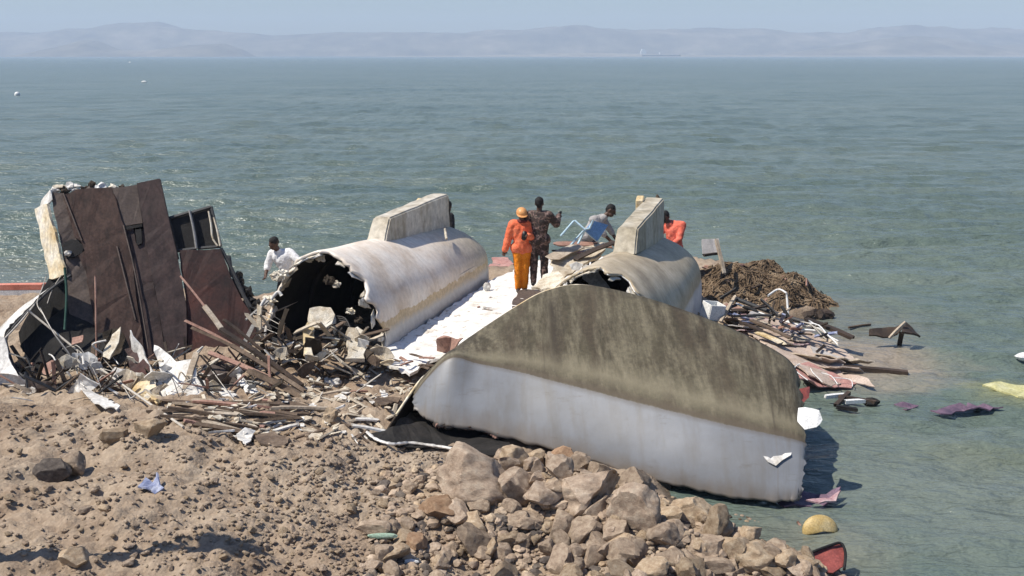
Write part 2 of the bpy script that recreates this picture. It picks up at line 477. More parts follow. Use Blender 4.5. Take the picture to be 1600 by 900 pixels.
HZ = 4600.0
bm = bmesh.new(); box_bm(bm, Matrix.Translation((0, 2150, 85)), 2 * 5200, 2 * 2650, 174)
bmesh.ops.recalc_face_normals(bm, faces=bm.faces)
m = bpy.data.materials.new('sea_haze'); m.use_nodes = True
m.node_tree.nodes.remove(m.node_tree.nodes['Principled BSDF'])
pv = m.node_tree.nodes.new('ShaderNodeVolumePrincipled'); pv.inputs['Density'].default_value = .00026
pv.inputs['Color'].default_value = (.64, .77, .97, 1); pv.inputs['Anisotropy'].default_value = .0
m.node_tree.links.new(pv.outputs[0], m.node_tree.nodes['Material Output'].inputs['Volume'])
hz = from_bm('haze', bm, m, smooth_=False); tag(hz, kind='stuff')

# ------------------------------------------------------------------ shoreline and ground
shore_px = [(1420, 960), (1330, 905), (1285, 870), (1240, 862), (1200, 846), (1140, 818), (1085, 785), (1060, 740), (1080, 690), (1190, 600),
            (1180, 545), (1215, 505), (1285, 492), (1262, 462), (1215, 432), (1160, 411), (1090, 402), (900, 404),
            (760, 425), (640, 425), (480, 440), (400, 462), (330, 458), (100, 449), (0, 450), (-160, 446), (-500, 430)]
LAND = [on(u, v, 0.0).to_2d() for u, v in shore_px] + [V((-60, 24)), V((-80, -40)), V((25, -40)), V((9, 6))]
LP = np.array([[p.x, p.y] for p in LAND])

def land_dist(x, y):
    x = np.asarray(x, float); y = np.asarray(y, float)
    dmin = np.full(x.shape, 1e9); inside = np.zeros(x.shape, bool)
    n = len(LP)
    for i in range(n):
        a = LP[i]; b = LP[(i + 1) % n]; d = b - a
        t = np.clip(((x - a[0]) * d[0] + (y - a[1]) * d[1]) / (d @ d), 0, 1)
        dmin = np.minimum(dmin, np.hypot(x - a[0] - t * d[0], y - a[1] - t * d[1]))
        c = ((a[1] > y) != (b[1] > y)) & (x < (b[0] - a[0]) * (y - a[1]) / (b[1] - a[1] + 1e-12) + a[0])
        inside ^= c
    return np.where(inside, dmin, -dmin)

def _b(u, v, z, ax_, ay_, h):
    p = on(u, v, z); return (p.x, p.y, ax_, ay_, h)
berms = [_b(740, 785, .5, .7, .45, .22), _b(900, 800, .45, .9, .5, .26), _b(1010, 830, .4, .7, .5, .24), _b(1110, 860, .3, .6, .45, .2), _b(1200, 890, .2, .5, .4, .16)]
ruts = [ (on(180, 700, .9), on(300, 700, .9), .06),
        (on(-20, 738, .95), on(75, 730, .9), .1)]
def ground(x, y):
    x = np.asarray(x, float); y = np.asarray(y, float)
    d = land_dist(x, y) + .5 * fbm(x * .55, y * .55, 3, 3)
    h = np.where(d > 0, .34 * (1 - np.exp(-np.maximum(d, 0) / 1.1)) + .52 * smooth(2.2, 8.0, d) * (1 - smooth(12.3, 16.0, y)), np.maximum(d * .45, -1.5))
    amp = smooth(-.3, .8, d)
    h = h + amp * (.17 * fbm(x * .5, y * .5, 11, 3) + .16 * fbm(x * 1.7, y * 1.7, 21, 4) + .12 * np.abs(fbm(x * 4.2, y * 4.2, 31, 4, .6)) + .035 * fbm(x * 14, y * 14, 41, 2))
    for cx, cy, ax_, ay_, hh in berms:
        h = h + hh * np.exp(-(((x - cx) / ax_) ** 2 + ((y - cy) / ay_) ** 2)) * (1 + .8 * fbm(x * 1.6, y * 1.6, 91, 2))
    for a, b, hh in ruts:          # low banks thrown up by a digger, steep on the near side
        dx, dy = b.x - a.x, b.y - a.y; L = math.hypot(dx, dy)
        t = ((x - a.x) * dx + (y - a.y) * dy) / L; q = (-(x - a.x) * dy + (y - a.y) * dx) / L
        e = smooth(-.2, .25, t) * (1 - smooth(L - .3, L + .2, t))
        q = q + .1 * fbm(x * 2.2, y * 2.2, 77, 3)
        h = h + e * hh * np.where(q < 0, np.exp(-(q / .07) ** 2), np.exp(-(q / .5) ** 2))
    return h
def _gz0(x, y): pass
def gz(x, y): return float(ground(np.array([x]), np.array([y]))[0])
SS = np.concatenate([np.arange(8, 26, .03), np.arange(26, 45, .1)])
def hit(u, v):
    """where the bearing meets the ground"""
    d = ray(u, v)
    X = d.x * SS; Y = d.y * SS; Z = H + d.z * SS
    g = np.maximum(ground(X, Y), -.02)
    k = np.argmax(Z < g)
    return V((X[k], Y[k], g[k]))
def dist(p): return (p - V((0, 0, H))).dot(V((0, CT, -ST)))

def axis(lo, hi, step, far_lo, far_hi, g=1.12):
    a = list(np.arange(lo, hi + step * .5, step))
    s = step
    while a[-1] < far_hi: s *= g; a.append(a[-1] + s)
    s = step; b = [lo]
    while b[-1] > far_lo: s *= g; b.append(b[-1] - s)
    return np.array(b[:0:-1] + a)
gx = axis(-10.5, 5.5, .05, -58, 14); gy = axis(8.5, 22, .05, -30, 32)
X, Y = np.meshgrid(gx, gy, indexing='xy')
Zg = ground(X, Y)
me = grid_mesh('shore_ground', np.stack([X, Y, Zg], -1))
tag(link('shore_ground', me, M['earth']), kind='structure')

# ------------------------------------------------------------------ water
def water_mat():
    m, nt, b = new_mat('sea_water')
    pos = N(nt, 'ShaderNodeNewGeometry').outputs['Position']
    sep = N(nt, 'ShaderNodeSeparateXYZ'); nt.links.new(pos, sep.inputs[0])
    n1 = noise_(nt, pos, .05, 5, .6, stretch=(.35, 1, 1))
    n1b = noise_(nt, pos, .45, 4, .6, stretch=(.22, 1, 1))
    c = ramp(nt, math_(nt, 'ADD', math_(nt, 'MULTIPLY', n1, .5), math_(nt, 'MULTIPLY', n1b, .5)), [(.36, (.074, .106, .09)), (.5, (.106, .138, .116)), (.62, (.132, .162, .137))])
    def blob(cx, cy, ax, ay, rot, k, col):
        nonlocal c
        mp = N(nt, 'ShaderNodeMapping', vector_type='TEXTURE')
        mp.inputs['Location'].default_value = (cx, cy, 0); mp.inputs['Rotation'].default_value = (0, 0, rot)
        mp.inputs['Scale'].default_value = (ax, ay, 50)
        nt.links.new(pos, mp.inputs[0])
        ln = N(nt, 'ShaderNodeVectorMath', operation='LENGTH'); nt.links.new(mp.outputs[0], ln.inputs[0])
        nz = noise_(nt, pos, .9, 5, .6)
        r = math_(nt, 'ADD', ln.outputs['Value'], math_(nt, 'MULTIPLY', math_(nt, 'SUBTRACT', nz, .5), .9))
        c = mix(nt, ramp(nt, r, [(.35, k), (1.0, 0.0)]), c, col)
    p = on(1330, 560, 0); blob(p.x, p.y, 2.3, 2.4, -.3, .85, (.3, .245, .19))
    p = on(1290, 500, 0); blob(p.x, p.y, 3.0, 3.4, 0, .5, (.17, .16, .13))
    p = on(1580, 612, 0); blob(p.x, p.y, 1.0, .7, 0, .6, (.22, .22, .1))
    p = on(1540, 712, 0); blob(p.x, p.y, 2.0, .5, 0, .35, (.14, .145, .07))
    p = on(1280, 850, 0); blob(p.x, p.y, 1.2, 1.2, 0, .5, (.17, .16, .12)); p = on(1480, 770, 0); blob(p.x, p.y, 3.4, 3.2, 0, .55, (.15, .17, .145))
    p = on(100, 430, 0); blob(p.x, p.y, 9, 3.0, 0, .5, (.14, .15, .12))
    nt.links.new(c, b.inputs['Base Color'])
    b.inputs['Roughness'].default_value = .23; b.inputs['IOR'].default_value = 1.4
    b.inputs['Specular IOR Level'].default_value = .42
    w1 = noise_(nt, pos, 1.5, 4, .6, stretch=(.5, 1.5, 1))
    w2 = noise_(nt, pos, 3.4, 4, .6, stretch=(.6, 1.3, 1))
    w3 = noise_(nt, pos, .16, 3, .5, stretch=(.4, 1.4, 1))
    h = math_(nt, 'ADD', math_(nt, 'MULTIPLY', w1, .32), math_(nt, 'ADD', math_(nt, 'MULTIPLY', w2, .16), math_(nt, 'MULTIPLY', w3, .55)))
    bump_(nt, b, h, 1.0, .8)
    return m
M['water'] = water_mat()
wy = axis(9, 34, .07, -480, 4500, 1.022)
wx = axis(-16, 16, .12, -5000, 5000, 1.06)
wx = np.clip(wx, -5150, 5150); wy = np.clip(wy, -480, 4600)
X, Y = np.meshgrid(wx, wy, indexing='xy')
def waves(x, y):
    wob = 1.6 * fbm(x * .16, y * .16, 51, 2)
    a = .050 * np.sin((y * 1.9 + x * .28) + wob * 3) + .028 * np.sin((y * 3.7 - x * .65) + wob * 4)
    b = .17 * fbm(x * .42, y * 1.15, 61, 4, .6) + .07 * fbm(x * 1.7, y * 3.6, 71, 2)
    b = b + .09 * fbm(x * .10, y * .34, 63, 3, .5)
    return 1.0 * (a * (1 + 1.2 * fbm(x * .2, y * .3, 81, 2)) + b)
fade = 1 - smooth(110, 420, np.hypot(X, Y))
near = smooth(-1.2, -5.0, land_dist(X, Y))
Zw = waves(X, Y) * fade * (.35 + .65 * smooth(0, 5, -land_dist(X, Y)))
me = grid_mesh('water', np.stack([X, Y, Zw], -1))
tag(link('water', me, M['water']), kind='structure')

# ------------------------------------------------------------------ far hills
M['hill'] = stain('dry_hill_scrub', [(.09, .085, .07), (.16, .145, .11), (.24, .21, .165)], .007, 1, 0, fine=.02)
M['hillnear'] = stain('dark_headland_scrub', [(.05, .05, .045), (.08, .08, .07)], .004, 1, 0, fine=.02)
M['sand'] = stain('pale_far_sand', [(.2, .19, .165), (.27, .25, .21)], .01, 1, 0, fine=.05)
def hill(name, Yc, depth, prof, mat, seed, rough=1.0):
    """prof: (photo bearing u, height in photo pixels above the waterline)"""
    us = np.linspace(prof[0][0], prof[-1][0], 360)
    hp = np.interp(us, [p[0] for p in prof], [p[1] for p in prof])
    xs = (us - 800) / F * Yc * CT
    hm = hp / F * Yc * CT
    n = 24; P = np.zeros((n, len(us), 3))
    for i in range(n):
        t = i / (n - 1)
        env = math.sin(min(1, t * 1.25) * math.pi / 2) if t < .8 else math.cos((t - .8) / .2 * math.pi / 2)
        y = Yc + (t - .5) * depth
        P[i, :, 0] = xs; P[i, :, 1] = y
        nz = fbm(xs * .004, np.full_like(xs, y * .006), seed, 5)
        P[i, :, 2] = np.maximum(hm * env * (1 + .22 * nz * rough) - 1.0, -.6) if env > 0.02 else -.6
    P[:, :, 2] += fbm(P[:, :, 0] * .02, P[:, :, 1] * .02, seed + 5, 3) * np.clip(P[:, :, 2], 0, 4) * .5
    me = grid_mesh(name, P)
    return tag(link(name, me, mat), kind='structure')
hill('hills', 4250, 500, [(-220, 0), (-120, 36), (0, 40), (60, 42), (120, 43), (150, 49), (170, 53), (225, 52), (262, 46), (300, 40), (340, 36), (420, 33), (560, 35), (700, 38), (800, 43), (900, 44), (1000, 45), (1130, 44), (1200, 43), (1300, 40), (1340, 38), (1370, 46), (1420, 49), (1490, 48), (1560, 46), (1650, 44), (1800, 38), (1900, 0)], M['hill'], 5)
hill('hills', 3500, 400, [(20, 0), (50, 8), (90, 18), (120, 26), (135, 25), (155, 16), (175, 10), (230, 12), (290, 20), (340, 21), (365, 12), (385, 0)], M['hill'], 15, .6)
hill('hills', 3650, 500, [(1180, 0), (1260, 8), (1340, 20), (1400, 30), (1440, 33), (1500, 30), (1560, 18), (1700, 22), (1850, 0)], M['hill'], 25, .6)
hill('far_beach', 3300, 160, [(560, 0), (620, 2), (760, 3), (850, 5), (930, 7), (1010, 5), (1080, 3), (1300, 3), (1500, 3), (1800, 3), (1850, 0)], M['sand'], 35, .4)

# ================================================================== OVERTURNED HULLS
def lerp(a, b, t): return a + (b - a) * t

def make_hull(label, mat, keelmat, near_r, far_r, hw0, hw1, top0, top1, seed, rimmats):
    """upside-down catamaran hull. near_r / far_r: foot of the flank on the seaward side (world, z=0 level of the hull frame)"""
    ax = (far_r - near_r); L = ax.to_2d().length; yaw = math.atan2(ax.y, ax.x) - math.pi / 2
    rot = Matrix.Rotation(yaw, 4, 'Z')
    c = V((near_r.x, near_r.y, 0)) - rot.to_3x3() @ V((hw0, 0, 0))
    root = empty('overturned_hull', c, label, 'boat hull', 'overturned hulls of the wrecked catamaran')
    root.rotation_euler = (0, 0, yaw)
    bpy.context.view_layer.update()
    NL, NA = 70, 60
    zb, zc = -.15, 1.05
    def prof(a, hw, top):
        """a in -1..1 across; returns x,z"""
        s = 1 if a >= 0 else -1; q = abs(a)
        if q > .72:                      # topside band below the chine
            t = (q - .72) / .28
            return s * hw * (1.0 - .02 * t + .05 * math.sin(t * math.pi)), lerp(zc - .03, zb, t)
        th = (q / .72) * math.pi / 2
        n = 1.62
        x = hw * .985 * abs(math.sin(th)) ** (2 / n); z = zc + (top - zc) * abs(math.cos(th)) ** (2 / n)
        return s * x, z
    P = np.zeros((NL + 1, NA + 1, 3))
    R = random.Random(seed)
    jag = [mn.noise(V((j * .23, seed, 0))) * .42 + mn.noise(V((j * .67, seed, 5))) * .12 + R.uniform(-.05, .05) for j in range(NA + 1)]
    for i in range(NL + 1):
        t = i / NL
        end = 0 if t < .86 else (t - .86) / .14
        hw = lerp(hw0, hw1, t) * (1 - .16 * end ** 2.2)
        top = lerp(top0, top1, t) - (lerp(top0, top1, t) - zc) * .30 * end ** 2.4
        for j in range(NA + 1):
            a = -1 + 2 * j / NA
            x, z = prof(a, hw, top)
            k = (1 - t) ** 5
            dent = .03 * mn.noise(V((x * 1.2, t * L * .7, z * 1.3 + seed)))
            P[i, j] = (x + dent, t * L + jag[j] * k + .25 * k * abs(a) * 0, z + dent)
    me = grid_mesh('shell', P)
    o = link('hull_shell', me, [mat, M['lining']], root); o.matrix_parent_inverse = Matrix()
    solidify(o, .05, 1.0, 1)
    # far transom
    bm = bmesh.new()
    vs = [bm.verts.new(P[NL, j]) for j in range(NA + 1)]
    bm.faces.new(vs)
    t_ = from_bm('transom', bm, mat, root); t_.matrix_parent_inverse = Matrix()
    # moulded edge at the chine on both sides
    for s in (1, -1):
        bm = bmesh.new()
        pts = [V((s * (lerp(hw0, hw1, t) * (1 - .16 * (0 if t < .86 else (t - .86) / .14) ** 2.2) + .012), t * L, zc - .01)) for t in np.linspace(.03, .985, 30)]
        tube_bm(bm, pts, .022, 6)
        q = from_bm('chine_moulding', bm, mat, root); q.matrix_parent_inverse = Matrix()
    # torn rim: ragged foam core and splintered laminate standing round the break
    for k in range(24):
        j = R.randint(3, NA - 4); p = V(P[0, j]); pn = V(P[0, j + 1]) - V(P[0, j - 1]); pn.normalize()
        out = V((pn.z, 0, -pn.x)) * (1 if pn.x < 0 else -1)
        bm = bmesh.new()
        sx, sy = R.uniform(.05, .26), R.uniform(.04, .2); inw = -V((p.x, 0, p.z - .6)).normalized()
        bend = R.uniform(-.1, .5); m_ = R.randint(6, 9); loop = []
        for a in range(m_):
            an = a / m_ * 6.283; rr_ = R.uniform(.35, 1.25)
            x, y = math.cos(an) * sx * rr_, math.sin(an) * sy * rr_
            loop.append(bm.verts.new(p + pn * x + V((0, 1, 0)) * (y - .02) + inw * (.01 + bend * abs(min(0, y)) + .03 * R.random())))
        bm.faces.new(loop); bmesh.ops.triangulate(bm, faces=bm.faces)
        q = from_bm('torn_laminate', bm, R.choice(rimmats), root, smooth_=False); q.matrix_parent_inverse = Matrix(); solidify(q, .018, 0)
    # stiffener frame inside
    for yy, hgt in ((1.3, .16), (3.1, .2)):
        ring = [V((prof(a, lerp(hw0, hw1, yy / L) - .08, lerp(top0, top1, yy / L) - .08)[0], yy, prof(a, hw0 - .08, lerp(top0, top1, yy / L) - .08)[1])) for a in np.linspace(-.95, .95, 30)]
        bm = bmesh.new(); tube_bm(bm, ring, .05, 6)
        q = from_bm('hull_frame', bm, M['lining'], root); q.matrix_parent_inverse = Matrix()
    return root, L, P, prof

def keel(root, mat, base, L, zt, thick, lean=.35):
    """box keel standing on the hull: y0,y1 along the hull, heights at both ends"""
    y0, y1, h0, h1, zb0, zb1 = base
    bm = bmesh.new()
    hw = thick / 2
    pr = [(y0, zb0), (y0 + lean, zb0 + h0), (y1, zb1 + h1), (y1 + .02, zb1)]
    n = 10
    # subdivide outline along its length so it can carry dents
    A = []; 
    for s in (-1, 1):
        row = []
        for k, (y, z) in enumerate(pr):
            f = .93 if k in (1, 2) else 1.06
            row.append(bm.verts.new((s * hw * f, y, z)))
        A.append(row)
    l, r = A
    bm.faces.new(l); bm.faces.new(r[::-1])
    for k in range(4): bm.faces.new((l[k], r[k], r[(k + 1) % 4], l[(k + 1) % 4]))
    bmesh.ops.recalc_face_normals(bm, faces=bm.faces)
    bmesh.ops.bevel(bm, geom=bm.edges[:], offset=.03, segments=3, affect='EDGES')
    bmesh.ops.subdivide_edges(bm, edges=[e for e in bm.edges if e.calc_length() > .3], cuts=6, use_grid_fill=True)
    for v in bm.verts: v.co += mn.noise_vector(v.co * 1.6) * .018 + mn.noise_vector(v.co * 6) * .006
    o = from_bm('keel', bm, mat, root, smooth_=False); o.matrix_parent_inverse = Matrix()
    return o

def local(root, name, bm, mat, smooth_=True):
    o = from_bm(name, bm, mat, root, smooth_); o.matrix_parent_inverse = Matrix(); return o

# seaward foot of each flank, taken on the level z=.5 / 0
lr0 = on(592, 549, .5); lr1 = on(770, 436, .5); lr0.z = lr1.z = 0
hullA, LA, PA, profA = make_hull('chalky white overturned hull with torn open end, beside white bridge deck', M['hull_white'], M['keel_white'], lr0, lr1, 1.05, 1.03, 2.2, 1.72, 3, [M['pale'], M['white'], M['pale']])
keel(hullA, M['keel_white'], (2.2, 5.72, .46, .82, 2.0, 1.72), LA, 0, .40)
rr1 = on(1100, 492, 0.0); d_ = (lr1 - lr0); rr0 = rr1 - d_.normalized() * 6.1
hullB, LB, PB, profB = make_hull('olive stained overturned hull with torn open end, behind the broken bow', M['hull_olive'], M['keel_olive'], rr0, rr1, 1.05, .98, 2.17, 1.74, 8, [M['white'], M['white'], M['pale']])
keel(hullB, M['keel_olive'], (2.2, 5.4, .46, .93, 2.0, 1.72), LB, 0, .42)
# details on the keels and hulls
for root, L, P, prof, tt, hw0, hw1, top0, top1, mt in ((hullA, LA, PA, profA, .42, 1.05, 1.03, 2.2, 1.72, M['keel_white']), (hullB, LB, PB, profB, .93, 1.05, .98, 2.17, 1.74, M['keel_olive'])):
    # a sealing tape run over the crown
    bm = bmesh.new(); pts = []
    NLn = P.shape[0] - 1; i = int(tt * NLn)
    row = [V(P[i, j]) for j in range(9, P.shape[1] - 9)]
    cen = V((0, row[0].y, 1.0))
    A = [[], []]
    for p in row:
        o_ = (p - cen).normalized() * .008
        A[0].append(bm.verts.new(p + o_ + V((0, -.035, 0)))); A[1].append(bm.verts.new(p + o_ + V((0, .035, 0))))
    for a, b, c, d in zip(A[0], A[0][1:], A[1][1:], A[1]): bm.faces.new((a, b, c, d))
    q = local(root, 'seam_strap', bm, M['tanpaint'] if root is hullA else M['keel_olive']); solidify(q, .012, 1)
# short batten screwed on the white hull, rusted stub at the end of its keel, broken wood on the olive keel
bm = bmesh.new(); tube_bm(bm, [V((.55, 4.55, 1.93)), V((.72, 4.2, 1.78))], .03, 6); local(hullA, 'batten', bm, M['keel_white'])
def lump(bm, c, sx, sy, sz, seed, sub=3, amp=.5, fr=1.6):
    b2 = bmesh.new(); bmesh.ops.create_icosphere(b2, subdivisions=sub, radius=1)
    m = {}
    for v in b2.verts:
        k = 1 + amp * mn.noise(v.co * fr + V((seed * 7.3, seed, 2)))
        m[v] = bm.verts.new(V(c) + V((v.co.x * sx, v.co.y * sy, v.co.z * sz)) * k)
    for f in b2.faces: bm.faces.new([m[v] for v in f.verts])
    b2.free()
bm = bmesh.new(); lump(bm, (0.03, 5.78, 2.1), .17, .10, .42, 4); local(hullA, 'rusted_stub', bm, M['lining_brown'])
bm = bmesh.new(); lump(bm, (0.03, 5.46, 2.15), .17, .10, .48, 6); local(hullB, 'rusted_stub', bm, M['lining_brown'])
bm = bmesh.new(); box_bm(bm, Matrix.Translation((-.26, 5.1, 2.48)) @ Euler((.2, 0, .1)).to_matrix().to_4x4(), .16, .3, .42); bmesh.ops.bevel(bm, geom=bm.edges[:], offset=.02, segments=1, affect='EDGES'); local(hullB, 'keel_block', bm, M['tanpaint'], False)
bm = bmesh.new(); box_bm(bm, Matrix.Translation((-.22, 4.9, 2.42)) @ Euler((.25, 0, .1)).to_matrix().to_4x4(), .12, .45, .05); local(hullA, 'keel_block', bm, M['tanpaint'], False)

for k, px in enumerate(([(908, 420), (916, 412), (928, 418), (940, 432), (952, 446), (958, 458), (944, 460), (936, 452), (930, 456), (922, 448), (916, 440), (908, 436)], [(888, 412), (900, 408), (912, 414), (904, 424), (894, 420)])):
    q = sheet('inner_laminate', [hullB.matrix_world.inverted() @ at(u, v, 17.75 if k == 0 else 17.6) for u, v in px], M['white'], None, .03, .04, 3, .02, 4, 60 + k)
    q.parent = hullB; q.matrix_parent_inverse = Matrix()
# outer skin peeled back to white laminate round the mouth of the olive hull
for k, (j0, j1, dep) in enumerate(((30, 39, 3), (38, 50, 5), (20, 26, 2))):
    bm = bmesh.new(); rr = random.Random(80 + k); cache = {}
    def pv_(i, j):
        if (i, j) not in cache:
            p = V(PB[i, j]); o_ = V((p.x, 0, p.z - .9)).normalized() * .022
            cache[(i, j)] = bm.verts.new(p + o_ + V((0, rr.uniform(-.03, .03), 0)))
        return cache[(i, j)]
    for j in range(j0, j1):
        for i in range(0, max(1, int(dep * (.4 + .9 * abs(mn.noise(V((j * .6, k, 3)))) * 2)))):
            bm.faces.new((pv_(i, j), pv_(i, j + 1), pv_(i + 1, j + 1), pv_(i + 1, j)))
    q = local(hullB, 'peeled_laminate', bm, M['flotsam'] if k < 2 else M['white'], False); solidify(q, .012, 0)
# laminate scraps hanging inside the mouth of the white hull
for k, (u, v, s_, r_) in enumerate(((432, 432, 18.3, .11), (444, 428, 18.2, .09), (514, 438, 18.0, .10), (526, 444, 18.0, .07), (420, 470, 18.4, .12), (408, 486, 18.4, .10), (500, 402, 18.2, .09), (548, 486, 17.8, .07), (560, 500, 17.8, .07), (482, 404, 18.3, .08))):
    bm = bmesh.new(); lump(bm, hullA.matrix_world.inverted() @ at(u, v, s_), r_, .05, r_ * .75, 70 + k, 3, 1.0, 2.4)
    local(hullA, 'hanging_laminate', bm, (M['pale'], M['edgewhite'], M['lining_brown'])[k % 3], False)
# white bridge deck between them
dpx = [(588, 556, .5), (612, 574, .5), (640, 586, .5), (668, 566, .52), (700, 560, .55), (760, 520, .6), (835, 470, .64), (930, 440, .66), (960, 405, .66), (860, 402, .66), (772, 437, .62)]
dk = sheet('bridge_deck', [on(u, v, z) for u, v, z in dpx], M['deck'], None, .05, .012, 3, .03, .9, 4)
tag(dk, 'bright white broken bridge deck lying between the two overturned hulls', 'boat deck', None); recentre(dk)

# ================================================================== BROKEN BOW
bow_cols = [  # ridge (u,v,s), waterline (u,v), foot (u,v,s)
    ((653, 603, 14.75), (650, 622), (650, 640, 14.45)),
    ((676, 580, 14.9), (672, 592), (668, 655, 14.3)),
    ((702, 557, 15.05), (706, 562), (696, 668, 14.2)),
    ((735, 531, 15.2), (744, 570), (742, 672, 14.15)),
    ((800, 487, 15.5), (808, 583), (810, 690, 14.05)),
    ((850, 459, 15.7), (860, 597), (870, 704, 13.9)),
    ((900, 448, 15.8), (922, 613), (934, 723, 13.72)),
    ((955, 455, 15.75), (990, 631), (1002, 744, 13.5)),
    ((1020, 472, 15.6), (1062, 649), (1074, 762, 13.28)),
    ((1100, 500, 15.35), (1134, 667), (1146, 777, 13.1)),
    ((1168, 529, 15.1), (1194, 680), (1200, 783, 13.0)),
    ((1226, 562, 14.85), (1240, 690), (1236, 783, 12.98)),
    ((1244, 590, 14.75), (1256, 696), (1246, 778, 13.0)),
]
nC, nR = 110, 44
def interp_pts(L, n):
    return catmull(L, n)
Rp = interp_pts([at(*c[0]) for c in bow_cols], nC)
Bp = interp_pts([at(c[2][0], c[2][1], c[2][2]) for c in bow_cols], nC)
Wp = interp_pts([at(c[1][0], c[1][1], c[2][2] + lerp(.15, .42, min(1, max(0, (c[0][0] - 640) / 110)))) for c in bow_cols], nC)
P = np.zeros((nC, nR, 3)); UV = {}
for i in range(nC):
    r, wv, b = Rp[i], Wp[i], Bp[i]
    for j in range(nR):
        t = j / (nR - 1)
        # quadratic through ridge, waterline (t=.5), foot
        l0 = 2 * (t - .5) * (t - 1); l1 = -4 * t * (t - 1); l2 = 2 * t * (t - .5)
        p = r * l0 + wv * l1 + b * l2
        p = p * .55 + (r.lerp(wv, t * 2) if t < .5 else wv.lerp(b, t * 2 - 1)) * .45
        p = p + V((0, -1, .3)) * (.008 * mn.noise(p * .9) + .003 * mn.noise(p * 3.1))
        if j > nR - 7:
            p = p + (r - b).normalized() * ((j - nR + 7) / 6) ** 2 * (.05 * mn.noise(V((i * .35, 2, 0))) + .03 * mn.noise(V((i * 1.3, 9, 0))))
        if i > nC - 8:
            p = p + V((1, 0, 0)) * ((i - nC + 8) / 7) ** 2 * (.12 * mn.noise(V((j * .4, 4, 0))) + .06 * mn.noise(V((j * 1.5, 7, 0))))
        if i < 6:
            p = p + V((1, 0, 0)) * ((6 - i) / 6) ** 2 * (.06 * mn.noise(V((j * .3, 14, 0))))
        P[i, j] = p; UV[i * nR + j] = (i / (nC - 1), t)
bow = empty('broken_bow', at(900, 730, 14.4), 'long broken bow lying upside down, olive fouling above a grey white band', 'boat wreck')
bpy.context.view_layer.update()
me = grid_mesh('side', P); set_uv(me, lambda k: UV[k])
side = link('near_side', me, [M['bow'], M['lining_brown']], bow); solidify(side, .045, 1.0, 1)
# far side: from the same stem and ridge down behind, inside seen dark through the broken corner
far_cols = [((596, 690, 13.85), V((0, .0, 0)))]
ridge2 = [at(597, 689, 13.9), at(622, 648, 14.35)] + [at(*c[0]) for c in bow_cols]
foot2 = []
for k, p in enumerate(ridge2):
    g = min(1.0, k / 5.0)
    q = p + V((.15 * g, .25 + 1.5 * g, 0)); q.z = lerp(p.z - .12, -.1 if p.x > 2 else .25, min(1, k / 2.0))
    foot2.append(q)
R2 = catmull(ridge2, 80); F2 = catmull(foot2, 80)
P2 = np.zeros((80, 20, 3))
for i in range(80):
    for j in range(20):
        t = j / 19
        p = R2[i].lerp(F2[i], t) + V((0, .35, .25)) * math.sin(t * math.pi) * min(1, i / 40)
        P2[i, j] = p
P2[:, :, 1] += .012
me = grid_mesh('far', P2)
o = link('far_side', me, [M['lining_brown'], M['lining_brown']], bow); solidify(o, .03, -1.0, 0)
# pale cut laminate along the stem and ridge
bm = bmesh.new(); tube_bm(bm, [p + V((-.012, -.012, .022)) for p in catmull(ridge2, 90)][6:58], [.02 + .006 * mn.noise(V((i * .5, 3, 0))) for i in range(52)], 6)
from_bm('laminate_edge', bm, M['edgewhite'], bow)
# score mark on the fouling and the torn flap low at the seaward end
def on_side(fi, t, off=.0):
    i = fi * (nC - 1); j = t * (nR - 1)
    i0 = min(int(i), nC - 2); j0 = min(int(j), nR - 2)
    p = V(P[i0, j0]).lerp(V(P[i0 + 1, j0]), i - i0).lerp(V(P[i0, j0 + 1]).lerp(V(P[i0 + 1, j0 + 1]), i - i0), j - j0)
    n_ = (V(P[i0 + 1, j0]) - V(P[i0, j0])).cross(V(P[i0, j0 + 1]) - V(P[i0, j0])).normalized()
    if n_.y > 0: n_ = -n_
    return p + n_ * off
def find_side(u, v):
    best = None; d0 = ray(u, v).normalized(); c0 = V((0, 0, H))
    Q = P.reshape(-1, 3) - np.array(c0); d = np.array(d0)
    k = int(np.argmin(np.linalg.norm(np.cross(Q, d), axis=1)))
    return (k // nR) / (nC - 1), (k % nR) / (nR - 1)
def strip_on(name, px, wdt, mat, off=.012):
    pts = [on_side(*find_side(u, v), off) for u, v in px]
    bm = bmesh.new(); tube_bm(bm, catmull(pts, 16), wdt, 5); return from_bm(name, bm, mat, bow)
strip_on('score_mark', [(893, 470), (893, 495), (894, 520)], .011, M['black'], .006)
bm = bmesh.new()
hole = [(1172, 714), (1178, 708), (1188, 712), (1200, 722), (1212, 727), (1226, 722), (1236, 712), (1237, 720), (1228, 730), (1214, 737), (1196, 733), (1184, 724)]
bm.faces.new([bm.verts.new(on_side(*find_side(u, v), .01)) for u, v in hole]); bmesh.ops.triangulate(bm, faces=bm.faces)
q = from_bm('tear', bm, M['black'], bow, False); solidify(q, .01, 0)
fl = [(1186, 706), (1200, 708), (1220, 706), (1236, 706), (1234, 716), (1222, 724), (1210, 729), (1198, 723)]
bm = bmesh.new(); bm.faces.new([bm.verts.new(on_side(*find_side(u, v), .02 + (.05 if v > 712 else 0))) for u, v in fl]); bmesh.ops.triangulate(bm, faces=bm.faces)
q = from_bm('torn_flap', bm, M['white'], bow, False); solidify(q, .012, 0)
q = sheet('torn_laminate', [at(1249, 636, 13.5), at(1260, 637, 13.4), at(1278, 642, 13.35), at(1284, 656, 13.3), at(1276, 668, 13.25), at(1258, 672, 13.25), at(1249, 660, 13.35)], M['flotsam'], bow, .025, .03, 3, .015, 4, 92)
